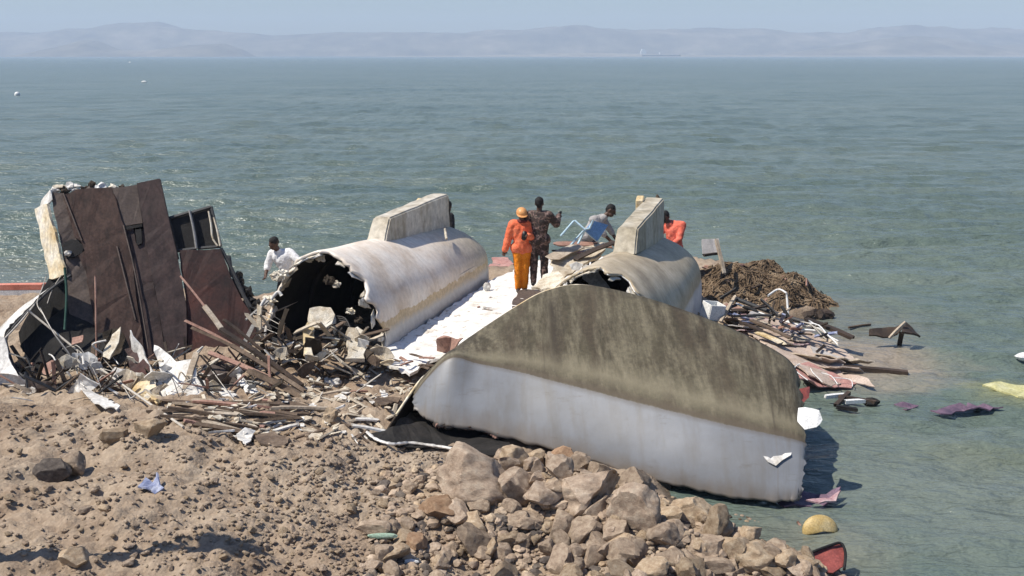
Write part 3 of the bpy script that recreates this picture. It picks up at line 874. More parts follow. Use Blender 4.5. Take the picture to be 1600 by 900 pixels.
for k, (u, v) in enumerate(((1251, 686), (1249, 702))):
    sheet('torn_laminate', [at(u - 5, v - 9, 13.6), at(u + 5, v - 6, 13.55), at(u + 4, v + 8, 13.5), at(u - 4, v + 6, 13.55)], M['edgewhite'], bow, .02, .02, 2, .01, 5, 93 + k)
# mud and splinters hanging under its raised foot, and black torn sheathing, widened to stand in for the shade below
R = random.Random(5)
for k in range(16):
    f = R.uniform(.13, .3); p = on_side(f, .985, .02)
    bm = bmesh.new(); lump(bm, p + V((0, 0, -.02)), R.uniform(.03, .07), .03, R.uniform(.02, .05), k, 2, .8)
    from_bm('mud_clod', bm, M['pinkwood'] if k % 2 else M['darkwood'], bow, False)

z0 = .42
tb = sheet('sheathing_and_shade', [hit(572, 684) + V((0, 0, .02)), hit(600, 698) + V((0, 0, .03)), hit(650, 703) + V((0, 0, .03)), hit(700, 708) + V((0, 0, .04)), hit(745, 717) + V((0, 0, .05)), hit(785, 722) + V((0, 0, .06)), hit(796, 704) + V((0, .1, .06)), hit(740, 682) + V((0, .1, .07)), hit(690, 674) + V((0, .1, .07)), hit(650, 672) + V((0, .1, .07)), hit(612, 682) + V((0, .1, .06))], M['lining'], None, .015, .03, 3, .02, 3.5, 9)
tag(tb, 'crumpled black sheathing with white torn edge, widened as shade below the bow tip', 'torn sheet'); 
bm = bmesh.new(); tube_bm(bm, catmull([hit(574, 684) + V((0, -.02, .08)), hit(588, 695) + V((0, -.02, .07)), hit(612, 702) + V((0, -.02, .08)), hit(640, 703) + V((0, -.02, .10)), hit(668, 704) + V((0, -.02, .08)), hit(700, 709) + V((0, -.02, .09)), hit(742, 717) + V((0, -.02, .06))], 40), [.022 + .012 * mn.noise(V((i * .7, 8, 0))) for i in range(40)], 5)
from_bm('torn_edge', bm, M['white'], tb, False)

# ================================================================== STEEL CABIN WALL
WS = 18.2
def wp(u, v, off=0.0):
    """point on the plane of the leaning wall (leans back, turned a little)"""
    s = WS + (545 - v) * .0028 + (u - 230) * .0022 + off
    return at(u, v, s)
wall = empty('cabin_wall', wp(235, 545), 'tall leaning dark maroon steel cabin wall with ragged top and broken window frames', 'ship wreck')
bpy.context.view_layer.update()
def slab(name, px, mat, off=0.0, thick=.06, jag=.012, crumple=.015, parent=None, seed=0, mats=None):
    o = sheet(name, [wp(u, v, off) for u, v in px], mat, parent or wall, thick, crumple, 2, jag, 1.1, seed)
    return o
slab('wall_panel', [(78, 300), (99, 303), (112, 345), (124, 380), (118, 388), (128, 400), (136, 420), (160, 545), (150, 556), (116, 545), (98, 400)], M['brownplate'], .05, .05, .012, .02, seed=1)
slab('wall_panel', [(98, 305), (120, 296), (174, 293), (184, 322), (193, 352), (206, 410), (226, 560), (160, 566), (150, 520), (134, 420), (124, 400), (134, 392), (128, 378), (118, 372)], M['maroon'], 0, .05, .008, .02, seed=2)
slab('wall_panel', [(175, 295), (214, 289), (224, 349), (193, 354)], M['brownplate'], .03, .05, .006, .012, seed=3)
slab('wall_panel', [(194, 360), (210, 358), (213, 380), (221, 384), (224, 356), (246, 470), (262, 560), (228, 562), (210, 430)], M['maroon_b'], .04, .05, .006, .015, seed=4)
slab('wall_panel', [(214, 287), (250, 280), (262, 335), (278, 405), (292, 480), (292, 556), (262, 560), (246, 470), (232, 400)], M['maroon_b'], -.05, .06, .004, .012, seed=5)
slab('lower_panel', [(279, 391), (312, 390), (345, 389), (361, 431), (376, 462), (394, 492), (402, 520), (372, 556), (294, 558), (292, 470)], M['redrust'], .0, .05, .008, .03, seed=6)
# black sheet behind the plates, stands in for shade in the gaps
slab('gap_shade', [(84, 306), (170, 300), (245, 288), (290, 470), (330, 540), (160, 555), (130, 470), (104, 400)], M['black'], .22, .04, 0, 0, seed=7)
slab('shade_panel', [(78, 436), (104, 404), (126, 408), (168, 560), (120, 575), (40, 560), (30, 520)], M['black'], .35, .05, .01, .02, seed=8)  # black panel put in as the shade of the interior beside the wall
# stiffening ribs between the plates
for px in ([(99, 302), (128, 376)], [(193, 352), (212, 430), (232, 545)], [(250, 281), (264, 345), (279, 405)], [(246, 420), (262, 540)], [(183, 385), (212, 500)]):
    pts = [wp(u, v, -.045) for u, v in px]
    bm = bmesh.new(); tube_bm(bm, catmull(pts, 10), .016, 4); from_bm('stiffener', bm, M['brownplate'], wall, False)
# ragged white insulation along the top, yellowed edge on the sunny side
R = random.Random(3)
for k in range(15):
    u = 88 + k * 7.2 + R.uniform(-3, 3); v = 296 - (u - 88) * .06 + R.uniform(-4, 5)
    bm = bmesh.new(); lump(bm, wp(u, v, .12), R.uniform(.05, .12), .07, R.uniform(.03, .09), k + 20, 2, .9, 2.2)
    from_bm('insulation_scrap', bm, R.choice([M['white'], M['pale'], M['brownplate'], M['lining_brown'], M['white']]), wall, False)
sheet('edge_strip', [wp(u, v, o_) for u, v, o_ in [(57, 326, .32), (76, 318, -.02), (84, 352, -.02), (94, 395, -.02), (103, 428, -.02), (92, 434, .1), (80, 436, .32), (66, 372, .32)]], M['edgewhite'], wall, .05, .02, 2, .02, 1.1, 10)
sheet('edge_strip', [wp(u, v, o_) for u, v, o_ in [(66, 314, .3), (80, 297, 0), (82, 312, 0), (76, 319, 0), (64, 322, .3)]], M['white'], wall, .04, .01, 2, .015, 1.1, 11)
bm = bmesh.new(); lump(bm, wp(106, 396, -.04), .06, .05, .05, 5, 2, .7); from_bm('insulation_scrap', bm, M['white'], wall, False)
slab('hole', [(99, 380), (112, 374), (122, 376), (132, 386), (128, 396), (116, 402), (104, 404), (99, 394)], M['black'], .0, .04, .008, .0, seed=12)
slab('slot', [(211, 359), (221, 358), (222, 380), (214, 384)], M['black'], -.012, .02, 0, 0, seed=13)
slab('slot', [(191, 355), (222, 350), (222, 354), (193, 360)], M['black'], -.02, .02, 0, 0, seed=14)
def frame_(px, mat, w_):
    bm = bmesh.new()
    for a, b in zip(px, px[1:] + px[:1]):
        pa, pb = wp(*a, .04), wp(*b, .04); tube_bm(bm, [pa, pb], w_, 4)
    return bm
def window(px, seed):
    bm = frame_(px, None, .03); f = from_bm('window_frame', bm, M['darkgrey'], wall, False)
    q = sheet('pane', [wp(u, v, .09) for u, v in px], M['black'], f, .01, .0, 1, 0, 1, seed); return f
window([(264, 341), (298, 331), (307, 388), (277, 392)], 21)
window([(300, 332), (330, 323), (345, 385), (309, 388)], 22)
bm = bmesh.new(); tube_bm(bm, catmull([wp(296, 329, -.02), wp(303, 360, -.02), (wp(307, 388, -.02))], 8), .022, 5); from_bm('window_post', bm, M['steel'], wall, False)
for px in ([(326, 330), (330, 352), (332, 372), (340, 384)], [(334, 340), (340, 362), (344, 384)]):
    bm = bmesh.new(); tube_bm(bm, catmull([wp(u, v, -.01) for u, v in px], 8), .018, 5); from_bm('torn_trim', bm, M['pale'], wall, False)
# dark bent framing spilling down its seaward edge
for k, px in enumerate(([(345, 388), (364, 425), (384, 470), (400, 520)], [(356, 404), (368, 440), (392, 480)], [(354, 405), (358, 402), (362, 432)])):
    bm = bmesh.new(); tube_bm(bm, catmull([wp(u, v, .05) for u, v in px], 12), .035, 5); from_bm('bent_framing', bm, M['darkgrey'], wall, False)
for k in range(8):
    t = k / 7; bm = bmesh.new(); lump(bm, wp(lerp(366, 402, t), lerp(435, 480, t) + R.uniform(-6, 12), .2), .1, .1, .12, 40 + k, 2, .9); from_bm('bent_framing', bm, M['black'], wall, False)

# ================================================================== CURVED HULL FRAGMENT at the shore side
frag = empty('hull_fragment', hit(60, 600), 'curved hull fragment, white outside and black inside, beside the maroon cabin wall', 'boat wreck')
bpy.context.view_layer.update()
rim = [(112, 430, 18.0), (80, 452, 17.8), (48, 483, 17.6), (24, 508, 17.3), (11, 526, 17.1), (14, 548, 16.9), (24, 574, 16.8), (38, 588, 16.7), (60, 596, 16.7), (90, 612, 16.6)]
rp = catmull([at(*p) for p in rim], 46)
back = V((-.62, .2, -.42))
P3 = np.zeros((18, 46, 3))
for i in range(18):
    for j in range(46):
        t = i / 17
        p = rp[j] + back * t * (1 - .2 * j / 45) + V((0, 0, .05 * mn.noise(V((i * .2, j * .15, 1)))))
        if i == 0: p = p + V((.03 * mn.noise(V((j * .8, 3, 3))), .05 * mn.noise(V((j * .9, 1, 3))), .02 * mn.noise(V((j * .9, 6, 3)))))
        P3[i, j] = p
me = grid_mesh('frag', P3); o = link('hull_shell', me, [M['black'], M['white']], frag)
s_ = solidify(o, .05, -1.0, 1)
bm = bmesh.new(); tube_bm(bm, [p + V((0, -.02, 0)) for p in rp], .026, 5); from_bm('torn_rim', bm, M['darkgrey'], frag)
fl_ = sheet('floor_lining', [at(112, 470, 18.3), at(30, 540, 17.5), at(60, 590, 17.2), at(120, 600, 17.0), at(180, 590, 17.4), at(160, 500, 18.4)], M['black'], frag, .03, .05, 2, .02, 1.5, 3)
#PART3
# ================================================================== PEOPLE
def capsule(bm, a, ra, b, rb, seg=12, sq=None):
    a = V(a); b = V(b); d = b - a
    if d.length < 1e-5: d = V((0, 0, 1e-4))
    L = d.length; d = d / L
    x = d.cross(V((0, 0, 1)))
    if x.length < .05: x = d.cross(V((0, 1, 0)))
    x.normalize(); y = d.cross(x)
    rings = []
    for k in range(1, 5):
        t = -math.pi / 2 + k * math.pi / 8
        rings.append((a + d * (ra * math.sin(t)), ra * math.cos(t)))
    for k in range(0, 4):
        t = k * math.pi / 8
        rings.append((b + d * (rb * math.sin(t)), rb * math.cos(t)))
    R = [[bm.verts.new(p + (x * math.cos(i * 2 * math.pi / seg) + y * math.sin(i * 2 * math.pi / seg)) * r) for i in range(seg)] for p, r in rings]
    p0 = bm.verts.new(a - d * ra); p1 = bm.verts.new(b + d * rb)
    for A, B in zip(R, R[1:]):
        for i in range(seg): bm.faces.new((A[i], A[(i + 1) % seg], B[(i + 1) % seg], B[i]))
    for i in range(seg):
        bm.faces.new((p0, R[0][(i + 1) % seg], R[0][i])); bm.faces.new((p1, R[-1][i], R[-1][(i + 1) % seg]))

def ellip(bm, Mx, r, sub=3):
    b2 = bmesh.new(); bmesh.ops.create_icosphere(b2, subdivisions=sub, radius=1)
    m = {v: bm.verts.new(Mx @ V((v.co.x * r[0], v.co.y * r[1], v.co.z * r[2]))) for v in b2.verts}
    for f in b2.faces: bm.faces.new([m[v] for v in f.verts])
    b2.free()

FOLDS = bpy.data.textures.new('cloth_folds', 'CLOUDS'); FOLDS.noise_scale = .09; FOLDS.noise_depth = 2
def fuse(o, vox, it=2, fold=0.0):
    m = o.modifiers.new('fuse', 'REMESH'); m.mode = 'VOXEL'; m.voxel_size = vox; m.use_smooth_shade = True
    s = o.modifiers.new('soften', 'SMOOTH'); s.iterations = it; s.factor = .5
    if fold:
        d = o.modifiers.new('folds', 'DISPLACE'); d.texture = FOLDS; d.strength = fold; d.mid_level = .5; d.texture_coords = 'LOCAL'

STD = dict(pel=(0, 0, .95), che=(0, 0, 1.28), nk=(0, 0, 1.46), hd=(0, -.015, 1.615),
           shl=(-.185, 0, 1.40), shr=(.185, 0, 1.40), ell=(-.235, .03, 1.13), elr=(.235, .03, 1.13), wrl=(-.25, -.03, .885), wrr=(.25, -.03, .885),
           hil=(-.09, 0, .92), hir=(.09, 0, .92), knl=(-.10, -.03, .5), knr=(.10, -.03, .5), anl=(-.11, .03, .085), anr=(.11, .03, .085))

def person(label, base, yaw, J, head_rot, skin, hairm, top, legs, shoe, sc=1.0, helmet=None, sleeves=1.0, scarf=None, curl=.9, bulk=.024):
    j = dict(STD); j.update(J); j = {k: V(v) * sc for k, v in j.items()}
    root = empty('person', base, label, 'person'); root.rotation_euler = (0, 0, yaw)
    def add(name, bm, mat, parent=None, **kw):
        o = from_bm(name, bm, mat, parent or root); o.matrix_parent_inverse = Matrix(); return o
    HM = Matrix.Translation(j['hd']) @ Euler(head_rot).to_matrix().to_4x4() @ Matrix.Scale(sc, 4)
    def torso(bm, e):
        capsule(bm, j['hil'], .105 * sc + e, j['hir'], .105 * sc + e)
        capsule(bm, j['pel'], .125 * sc + e, j['che'], .125 * sc + e)
        mid = j['che'].lerp(j['nk'], .35)
        capsule(bm, j['shl'] * .93 + mid * .07, .07 * sc + e, j['shr'] * .93 + mid * .07, .07 * sc + e)
        for s in ('l', 'r'):
            q = j['che'] + (j['sh' + s] - j['che']) * .42
            capsule(bm, j['pel'].lerp(j['che'], .5) + (j['hi' + s] - j['pel']) * .5, .09 * sc + e, q, .105 * sc + e)
    def arm(bm, s, e, cut=1.0):
        capsule(bm, j['sh' + s], .062 * sc + e, j['el' + s], .046 * sc + e)
        capsule(bm, j['el' + s], .045 * sc + e, j['el' + s].lerp(j['wr' + s], cut), (.045 - .015 * cut) * sc + e)
    def leg(bm, s, e):
        capsule(bm, j['hi' + s], .092 * sc + e, j['kn' + s], .06 * sc + e)
        capsule(bm, j['kn' + s], .058 * sc + e, j['kn' + s].lerp(j['an' + s], .3), .058 * sc + e)
        capsule(bm, j['kn' + s].lerp(j['an' + s], .3), .058 * sc + e, j['an' + s], .04 * sc + e)
    bm = bmesh.new()
    torso(bm, 0)
    capsule(bm, j['che'].lerp(j['nk'], .6), .062 * sc, j['nk'].lerp(j['hd'], .5), .054 * sc)
    ellip(bm, HM @ Matrix.Translation((0, .012, .02)), (.077, .096, .105))
    ellip(bm, HM @ Matrix.Translation((0, -.03, -.055)), (.055, .06, .062))
    capsule(bm, HM @ V((0, -.09, .012)), .009 * sc, HM @ V((0, -.112, -.022)), .014 * sc)        # nose
    capsule(bm, HM @ V((-.03, -.083, .03)), .012 * sc, HM @ V((.03, -.083, .03)), .012 * sc)     # brow
    capsule(bm, HM @ V((-.02, -.088, -.058)), .008 * sc, HM @ V((.02, -.088, -.058)), .008 * sc) # lips
    for s in (-1, 1):
        ellip(bm, HM @ Matrix.Translation((s * .079, .012, 0)), (.012, .022, .033), 2)           # ears
    for s in ('l', 'r'):
        arm(bm, s, 0); leg(bm, s, 0)
        sg = -1 if s == 'l' else 1
        d = (j['wr' + s] - j['el' + s]).normalized()
        sd_ = d.cross(V((0, -1, 0)));
        if sd_.length < .1: sd_ = V((0, 0, 1))
        sd_.normalize(); nrm = sd_.cross(d) * 1.0
        if nrm.y > 0: nrm = -nrm
        w_ = j['wr' + s]
        for k in range(4):                                    # palm as four rays, then four fingers of unequal length
            o_ = (k - 1.5) * .020 * sc
            kn = w_ + d * (.088 * sc) + sd_ * o_
            capsule(bm, w_ + d * .015 + sd_ * o_ * .7, .015 * sc, kn, .013 * sc, 8)
            ln = (.036, .043, .040, .031)[k] * sc
            d1 = (d * math.cos(curl * .5) + nrm * math.sin(curl * .5)); d2 = (d * math.cos(curl * 1.3) + nrm * math.sin(curl * 1.3))
            m_ = kn + d1 * ln
            capsule(bm, kn, .0095 * sc, m_, .009 * sc, 8); capsule(bm, m_, .009 * sc, m_ + d2 * ln * .9, .0075 * sc, 8)
        th = w_ + d * .03 * sc - sd_ * .03 * sc
        m_ = th + (d * .6 - sd_ * .55 + nrm * .4).normalized() * .04 * sc
        capsule(bm, th, .013 * sc, m_, .011 * sc, 8); capsule(bm, m_, .011 * sc, m_ + (d * .9 + nrm * .4).normalized() * .03 * sc, .009 * sc, 8)
        capsule(bm, j['an' + s] + V((0, .04 * sc, -.05 * sc)), .035 * sc, j['an' + s] + V((sg * .02, -.15, -.058)) * 1.0, .028 * sc)
    body = add('body', bm, skin); fuse(body, .0095, 2)
    for s in (-1, 1):
        bm = bmesh.new(); ellip(bm, HM @ Matrix.Translation((s * .031, -.083, .008)), (.012, .008, .009), 2); add('eye', bm, M['eye'])
    bm = bmesh.new(); torso(bm, bulk)
    for s in ('l', 'r'): arm(bm, s, bulk * .95, sleeves)
    capsule(bm, j['che'].lerp(j['nk'], .5), .085 * sc, j['nk'] + V((0, 0, -.01)), .07 * sc)
    t = add('jacket' if sleeves >= .9 else 'shirt', bm, top); fuse(t, .014, 2, .028)
    bm = bmesh.new()
    capsule(bm, j['hil'], .122 * sc, j['hir'], .122 * sc)
    for s in ('l', 'r'): leg(bm, s, .024)
    t = add('trousers', bm, legs); fuse(t, .014, 2, .03)
    for s, sg in (('l', -1), ('r', 1)):
        bm = bmesh.new(); a = j['an' + s]
        capsule(bm, a + V((0, .045, -.04)), .045, a + V((sg * .02, -.16, -.05)), .036); capsule(bm, a + V((0, .01, .02)), .05, a + V((0, .02, -.03)), .048)
        o = add('shoe', bm, shoe); fuse(o, .012, 1)
    if helmet:
        bm = bmesh.new(); ellip(bm, HM @ Matrix.Translation((0, .01, .055)), (.112, .134, .105))
        o = add('helmet', bm, helmet); 
        bm = bmesh.new(); ellip(bm, HM @ Matrix.Translation((0, -.05, .045)) @ Euler((.12, 0, 0)).to_matrix().to_4x4(), (.115, .135, .012)); b_ = add('brim', bm, helmet, o)
    else:
        bm = bmesh.new(); ellip(bm, HM @ Matrix.Translation((0, .028, .045)), (.086, .098, .096)); 
        capsule(bm, HM @ V((0, .06, 0)), .07 * sc, HM @ V((0, .055, -.03)), .055 * sc)
        o = add('hair', bm, hairm); fuse(o, .012, 1, .02)
    if scarf:
        bm = bmesh.new()
        for k in range(10):
            a0 = k * math.pi / 5; a1 = (k + 1) * math.pi / 5; c = j['nk'] + V((0, -.02, .015))
            capsule(bm, c + V((math.cos(a0) * .085, math.sin(a0) * .085, 0)), .035, c + V((math.cos(a1) * .085, math.sin(a1) * .085, 0)), .035, 8)
        o = add('scarf', bm, scarf); fuse(o, .012, 2, .02)
    return root, j

M['skin'] = stain('brown_skin', [(.13, .07, .045), (.16, .088, .057), (.19, .105, .07)], 9, .55, .05)
M['skin_dark'] = stain('dark_brown_skin', [(.07, .038, .026), (.09, .05, .034), (.11, .062, .042)], 9, .55, .05)
M['hair'] = stain('black_hair', [(.006, .005, .005), (.014, .012, .011)], 30, .7, .5)
M['eye'] = stain('dark_eye', [(.02, .015, .012), (.05, .045, .04)], 30, .2, 0)
M['orange_jacket'] = stain('orange_red_jacket_cloth', [(.62, .11, .045), (.78, .17, .075), (.84, .25, .13)], 6, .85, .2)
M['orange_trousers'] = stain('orange_trouser_cloth', [(.68, .17, .006), (.8, .24, .01), (.84, .29, .03)], 6, .85, .2)
M['pink_orange'] = stain('coral_shirt_cloth', [(.66, .12, .07), (.76, .17, .11), (.82, .25, .18)], 6, .85, .2)
M['whitecloth'] = stain('white_tshirt_cloth', [(.66, .66, .66), (.76, .76, .77), (.8, .8, .8)], 6, .9, .15)
M['greycloth'] = stain('light_grey_cloth', [(.3, .29, .28), (.38, .36, .35), (.44, .42, .41)], 6, .9, .2)
M['darkcloth'] = stain('dark_cloth', [(.02, .02, .022), (.04, .038, .04)], 6, .9, .2)
M['navy'] = stain('navy_cloth', [(.02, .025, .045), (.035, .045, .08)], 6, .9, .2)
M['helmet'] = stain('orange_helmet_shell', [(.62, .27, .08), (.72, .36, .14)], 6, .4, .05)
M['scarfred'] = stain('dark_red_scarf', [(.09, .02, .02), (.16, .04, .035)], 8, .9, .2)
M['shoe'] = stain('dark_shoe_leather', [(.02, .017, .015), (.05, .04, .035)], 9, .6, .1)
M['phone'] = stain('black_handset', [(.012, .012, .013), (.025, .025, .026)], 20, .35, .05)
def camo():
    m, nt, b = new_mat('brown_camouflage_cloth')
    vec = N(nt, 'ShaderNodeTexCoord').outputs['Object']
    n1 = noise_(nt, vec, 9, 3, .5, .8); n2 = noise_(nt, vec, 14, 3, .5, .6, stretch=(1, 1, 1.6))
    c = ramp(nt, n1, [(0, (.035, .022, .018)), (.46, (.10, .06, .05)), (.55, (.22, .15, .13)), (.62, (.06, .05, .035))], 'CONSTANT')
    c = mix(nt, ramp(nt, n2, [(.55, 0.0), (.57, 1.0)]), c, (.025, .018, .016))
    nt.links.new(c, b.inputs['Base Color']); b.inputs['Roughness'].default_value = .9
    return m
M['camo'] = camo()

def held(name, label, cat, p, size, rot, mat):
    bm = bmesh.new(); box_bm(bm, Matrix.Translation(p) @ Euler(rot).to_matrix().to_4x4(), *size)
    bmesh.ops.bevel(bm, geom=bm.edges[:], offset=min(size) * .25, segments=2, affect='EDGES')
    o = from_bm(name, bm, mat); recentre(o); tag(o, label, cat); return o

def foot_on(u, v, z): p = on(u, v, z); return V((p.x, p.y, z))
# orange worker on the bridge deck, facing the camera, radio against the chest
p = foot_on(815, 456, .66)
pr, j = person('person in orange jacket, orange trousers and helmet holding a radio on the white deck', p, .12,
       dict(elr=(.25, -.03, 1.13), wrr=(.10, -.215, 1.20), ell=(-.27, .03, 1.13), wrl=(-.345, -.03, .90), hd=(-.01, -.055, 1.60), knl=(-.075, -.03, .5), knr=(.075, -.02, .5), anl=(-.07, .03, .085), anr=(.065, .03, .085)),
       (.28, 0, .05), M['skin_dark'], M['hair'], M['orange_jacket'], M['orange_trousers'], M['shoe'], 1.04, M['helmet'], 1.0, M['scarfred'], .9, .042)
held('handset', 'black radio handset held at the chest of the person in orange', 'radio', p + V((.05, -.30, 1.27)), (.10, .07, .19), (.1, .15, .1), M['phone'])
# camouflage soldier seen from behind, one arm out
p2 = foot_on(842, 446, .80)
pr2, j2 = person('person in brown camouflage uniform seen from behind, arm raised beside the orange worker', p2, math.pi - .1,
       dict(ell=(-.33, -.10, 1.22), wrl=(-.36, -.33, 1.33), elr=(.29, -.06, 1.17), wrr=(.20, -.30, 1.22), hd=(0, -.02, 1.625)),
       (.1, 0, -.15), M['skin_dark'], M['hair'], M['camo'], M['camo'], M['shoe'], 1.08, None, 1.0, None, .9, .036)
Rz = Matrix.Rotation(math.pi - .1, 3, 'Z')
held('phone', 'black phone held out by the person in camouflage', 'phone', p2 + Rz @ (V((-.375, -.44, 1.37)) * 1.07), (.075, .014, .15), (.1, .2, .1), M['phone'])
# bent figure in grey behind the chair
p3 = at(922, 400, 23.3); p3.z = .62
person('person in light grey shirt bending over beyond the blue chair', p3, .5,
       dict(pel=(-.05, .05, .86), hil=(-.13, .05, .84), hir=(.04, .05, .84), che=(.10, -.08, 1.14), nk=(.24, -.14, 1.28), hd=(.36, -.19, 1.385), shl=(-.02, -.12, 1.23), shr=(.28, .0, 1.22),
            ell=(.10, -.28, .98), elr=(.40, -.12, .98), wrl=(.26, -.36, .80), wrr=(.48, -.24, .78)),
       (.5, .35, .9), M['skin_dark'], M['hair'], M['greycloth'], M['navy'], M['shoe'], 1.12, None, .25)
# coral shirt beyond the olive hull
p4 = at(1052, 400, 23.75); p4.z = .26
person('person in coral orange shirt leaning beyond the keel of the olive hull', p4, -.7,
       dict(pel=(.05, 0, .95), che=(.02, -.05, 1.26), nk=(-.06, -.12, 1.42), hd=(-.12, -.17, 1.555), ell=(-.27, -.2, 1.12), elr=(.22, -.15, 1.12), wrl=(-.25, -.42, 1.0), wrr=(.12, -.38, 1.0)),
       (.45, -.1, .2), M['skin_dark'], M['hair'], M['pink_orange'], M['darkcloth'], M['shoe'], 1.1, None, .95)
# dark figure beyond the white keel
p5 = at(694, 420, 24.75); p5.z = .36
person('person with dark hair mostly hidden beyond the keel of the white hull', p5, 2.7,
       dict(hd=(-.10, -.05, 1.60), nk=(-.05, -.02, 1.45)), (.3, 0, 0), M['skin_dark'], M['hair'], M['darkcloth'], M['darkcloth'], M['shoe'], 1.07, None, 1.0)
# white T-shirt beside the open end of the white hull
p6 = at(442, 430, 20.3); p6.z = .36
person('person in white T-shirt leaning beside the open end of the white hull', p6, -.35,
       dict(pel=(.08, .1, .96), hil=(0, .1, .93), hir=(.17, .1, .93), che=(.03, .0, 1.27), nk=(-.04, -.05, 1.44), hd=(-.10, -.11, 1.58), shl=(-.2, -.03, 1.37), shr=(.17, .03, 1.40),
            ell=(-.27, -.1, 1.13), elr=(.42, -.02, 1.22), wrl=(-.2, -.28, 1.0), wrr=(.5, -.2, 1.05)),
       (.5, .1, -.2), M['skin_dark'], M['hair'], M['whitecloth'], M['darkcloth'], M['shoe'], 1.03, None, .3)

# ================================================================== TIPPED CHAIR
ch = empty('chair', at(915, 392, 22.3), 'blue chair with pale tube legs tipped over on the debris between the hulls', 'chair')
bpy.context.view_layer.update()
for k, (px, ds) in enumerate((([(876, 369), (896, 346), (898, 345), (914, 359), (911, 362), (891, 384)], 0.0), ([(891, 384), (890, 398)], .0), ([(914, 359), (907, 374), (903, 381)], .35), ([(914, 359), (921, 357), (927, 344)], .1))):
    bm = bmesh.new(); tube_bm(bm, [at(u, v, 22.2 + ds) for u, v in px], .026, 8)
    from_bm('leg', bm, M['paleblue'], ch)
sheet('backrest', [at(914, 360, 22.3), at(927, 345, 22.5), at(950, 352, 22.75), at(933, 377, 22.5)], M['blue'], ch, .03, .012, 2, 0, 1, 3)
sheet('seat', [at(914, 360, 22.3), at(933, 377, 22.5), at(936, 381, 22.9), at(919, 366, 22.8)], M['paleblue'], ch, .03, .008, 2, 0, 1, 4)

# heap the chair and the people beyond stand on
def board(px, s, w_, mat, label, cat='plank', group=None, name='plank', h=.03, roll=0, seed=0):
    o = plank(name, at(px[0][0], px[0][1], s[0]), at(px[1][0], px[1][1], s[1]), w_, h, mat, None, roll, .015, seed)
    recentre(o); tag(o, label, cat, group); return o
board([(862, 404), (905, 384)], (21.3, 22.2), .28, M['palewood'], 'pale board below the legs of the tipped chair', roll=.2)
board([(866, 392), (918, 393)], (21.9, 22.6), .12, M['darkwood'], 'dark plank lying across pale boards under the tipped chair')
board([(868, 381), (952, 384)], (22.6, 22.9), .2, M['pinkwood'], 'pinkish plank beyond the tipped chair, against the olive hull', roll=.3)
board([(900, 404), (958, 379)], (21.6, 22.2), .22, M['darkwood'], 'dark timber along the crown of the olive hull beside the chair')
board([(880, 399), (935, 390)], (22.0, 22.5), .2, M['pinkcloth'], 'pink and grey board on the debris under the chair')
sh = sheet('torn_sheet', [at(858, 425, 21.0), at(866, 398, 21.8), at(900, 392, 22.4), at(955, 380, 22.8), at(940, 400, 22.0), at(880, 432, 20.9)], M['dusty'], None, .05, .08, 3, .03, 1.5, 5)
tag(sh, 'dusty cream torn panel under the chair between deck and olive hull', 'torn sheet'); recentre(sh)
sh = sheet('torn_sheet', [at(830, 452, 20.6), at(848, 430, 20.9), at(872, 424, 20.9), at(884, 436, 20.4), at(862, 452, 20.2)], M['pale'], None, .06, .06, 3, .03, 2.5, 6)
tag(sh, 'pale torn foam panel under the feet of the person in camouflage', 'torn sheet'); recentre(sh)
sh = sheet('torn_sheet', [on(800, 476, .62) + V((0, 0, .03)), on(812, 457, .66) + V((0, 0, .03)), on(850, 455, .66) + V((0, 0, .03)), on(852, 468, .66) + V((0, 0, .03)), on(800, 486, .6) + V((0, 0, .03))], M['brownplate'], None, .03, .02, 2, .02, 2, 7)
tag(sh, 'grey brown scrap of panel at the feet of the orange worker', 'torn sheet'); recentre(sh)
sh = sheet('red_cloth', [on(762, 428, .05), on(768, 405, .02), on(792, 402, .02), on(802, 412, .02), on(796, 430, .05)], M['redcloth'], None, .02, .06, 3, .03, 2, 8)
tag(sh, 'faded red cloth in the shallows beyond the orange worker', 'cloth'); recentre(sh)
bm = bmesh.new()
q = sheet('curled_panel', [on(684, 548, .55), at(680, 530, 17.6), at(692, 526, 17.7), at(716, 527, 17.5), at(724, 530, 17.2), on(700, 552, .55)], M['pinkwood'], None, .02, .05, 3, .01, 2, 12); bm.free()
tag(q, 'curled brown scrap of plywood on the white bridge deck', 'scrap'); recentre(q)
bm = bmesh.new(); lump(bm, (0, 0, 0), .08, .05, .1, 5, 2, .6); o = from_bm('foam_lump', bm, M['white'], None, False, on(761, 452, .66) + V((0, 0, .05))); tag(o, 'small white foam lump on the edge of the bridge deck by the orange worker', 'foam')
# splinters on the deck
R = random.Random(17)
for k in range(14):
    u, v = (R.uniform(615, 690), R.uniform(555, 578)) if k < 9 else (R.uniform(748, 785), R.uniform(466, 486))
    a = on(u, v, .585); b = a + V((R.uniform(-.3, .3), R.uniform(-.2, .2), .02))
    o = plank('splinter', a + V((0, 0, .03)), b + V((0, 0, .03)), R.uniform(.03, .07), .02, R.choice([M['darkwood'], M['pinkwood'], M['wood']]), seed=k); recentre(o)
    tag(o, 'dark splinter scattered on the white bridge deck', 'splinter', 'dark splinters on the bridge deck')

# ================================================================== WRECKAGE ROUND THE WALL
def G(u, v, dz=0.0): return hit(u, v) + V((0, 0, dz))
def pipe(name, pts, r, mat, label, cat, group=None, **kw):
    o = cable(name, pts, r, mat, None, **kw); recentre(o); tag(o, label, cat, group); return o
def torn(name, pts, mat, label, cat, thick=.02, crumple=.04, jag=.025, freq=2.2, seed=0, group=None):
    o = sheet(name, pts, mat, None, thick, crumple, 3, jag, freq, seed); recentre(o); tag(o, label, cat, group); return o

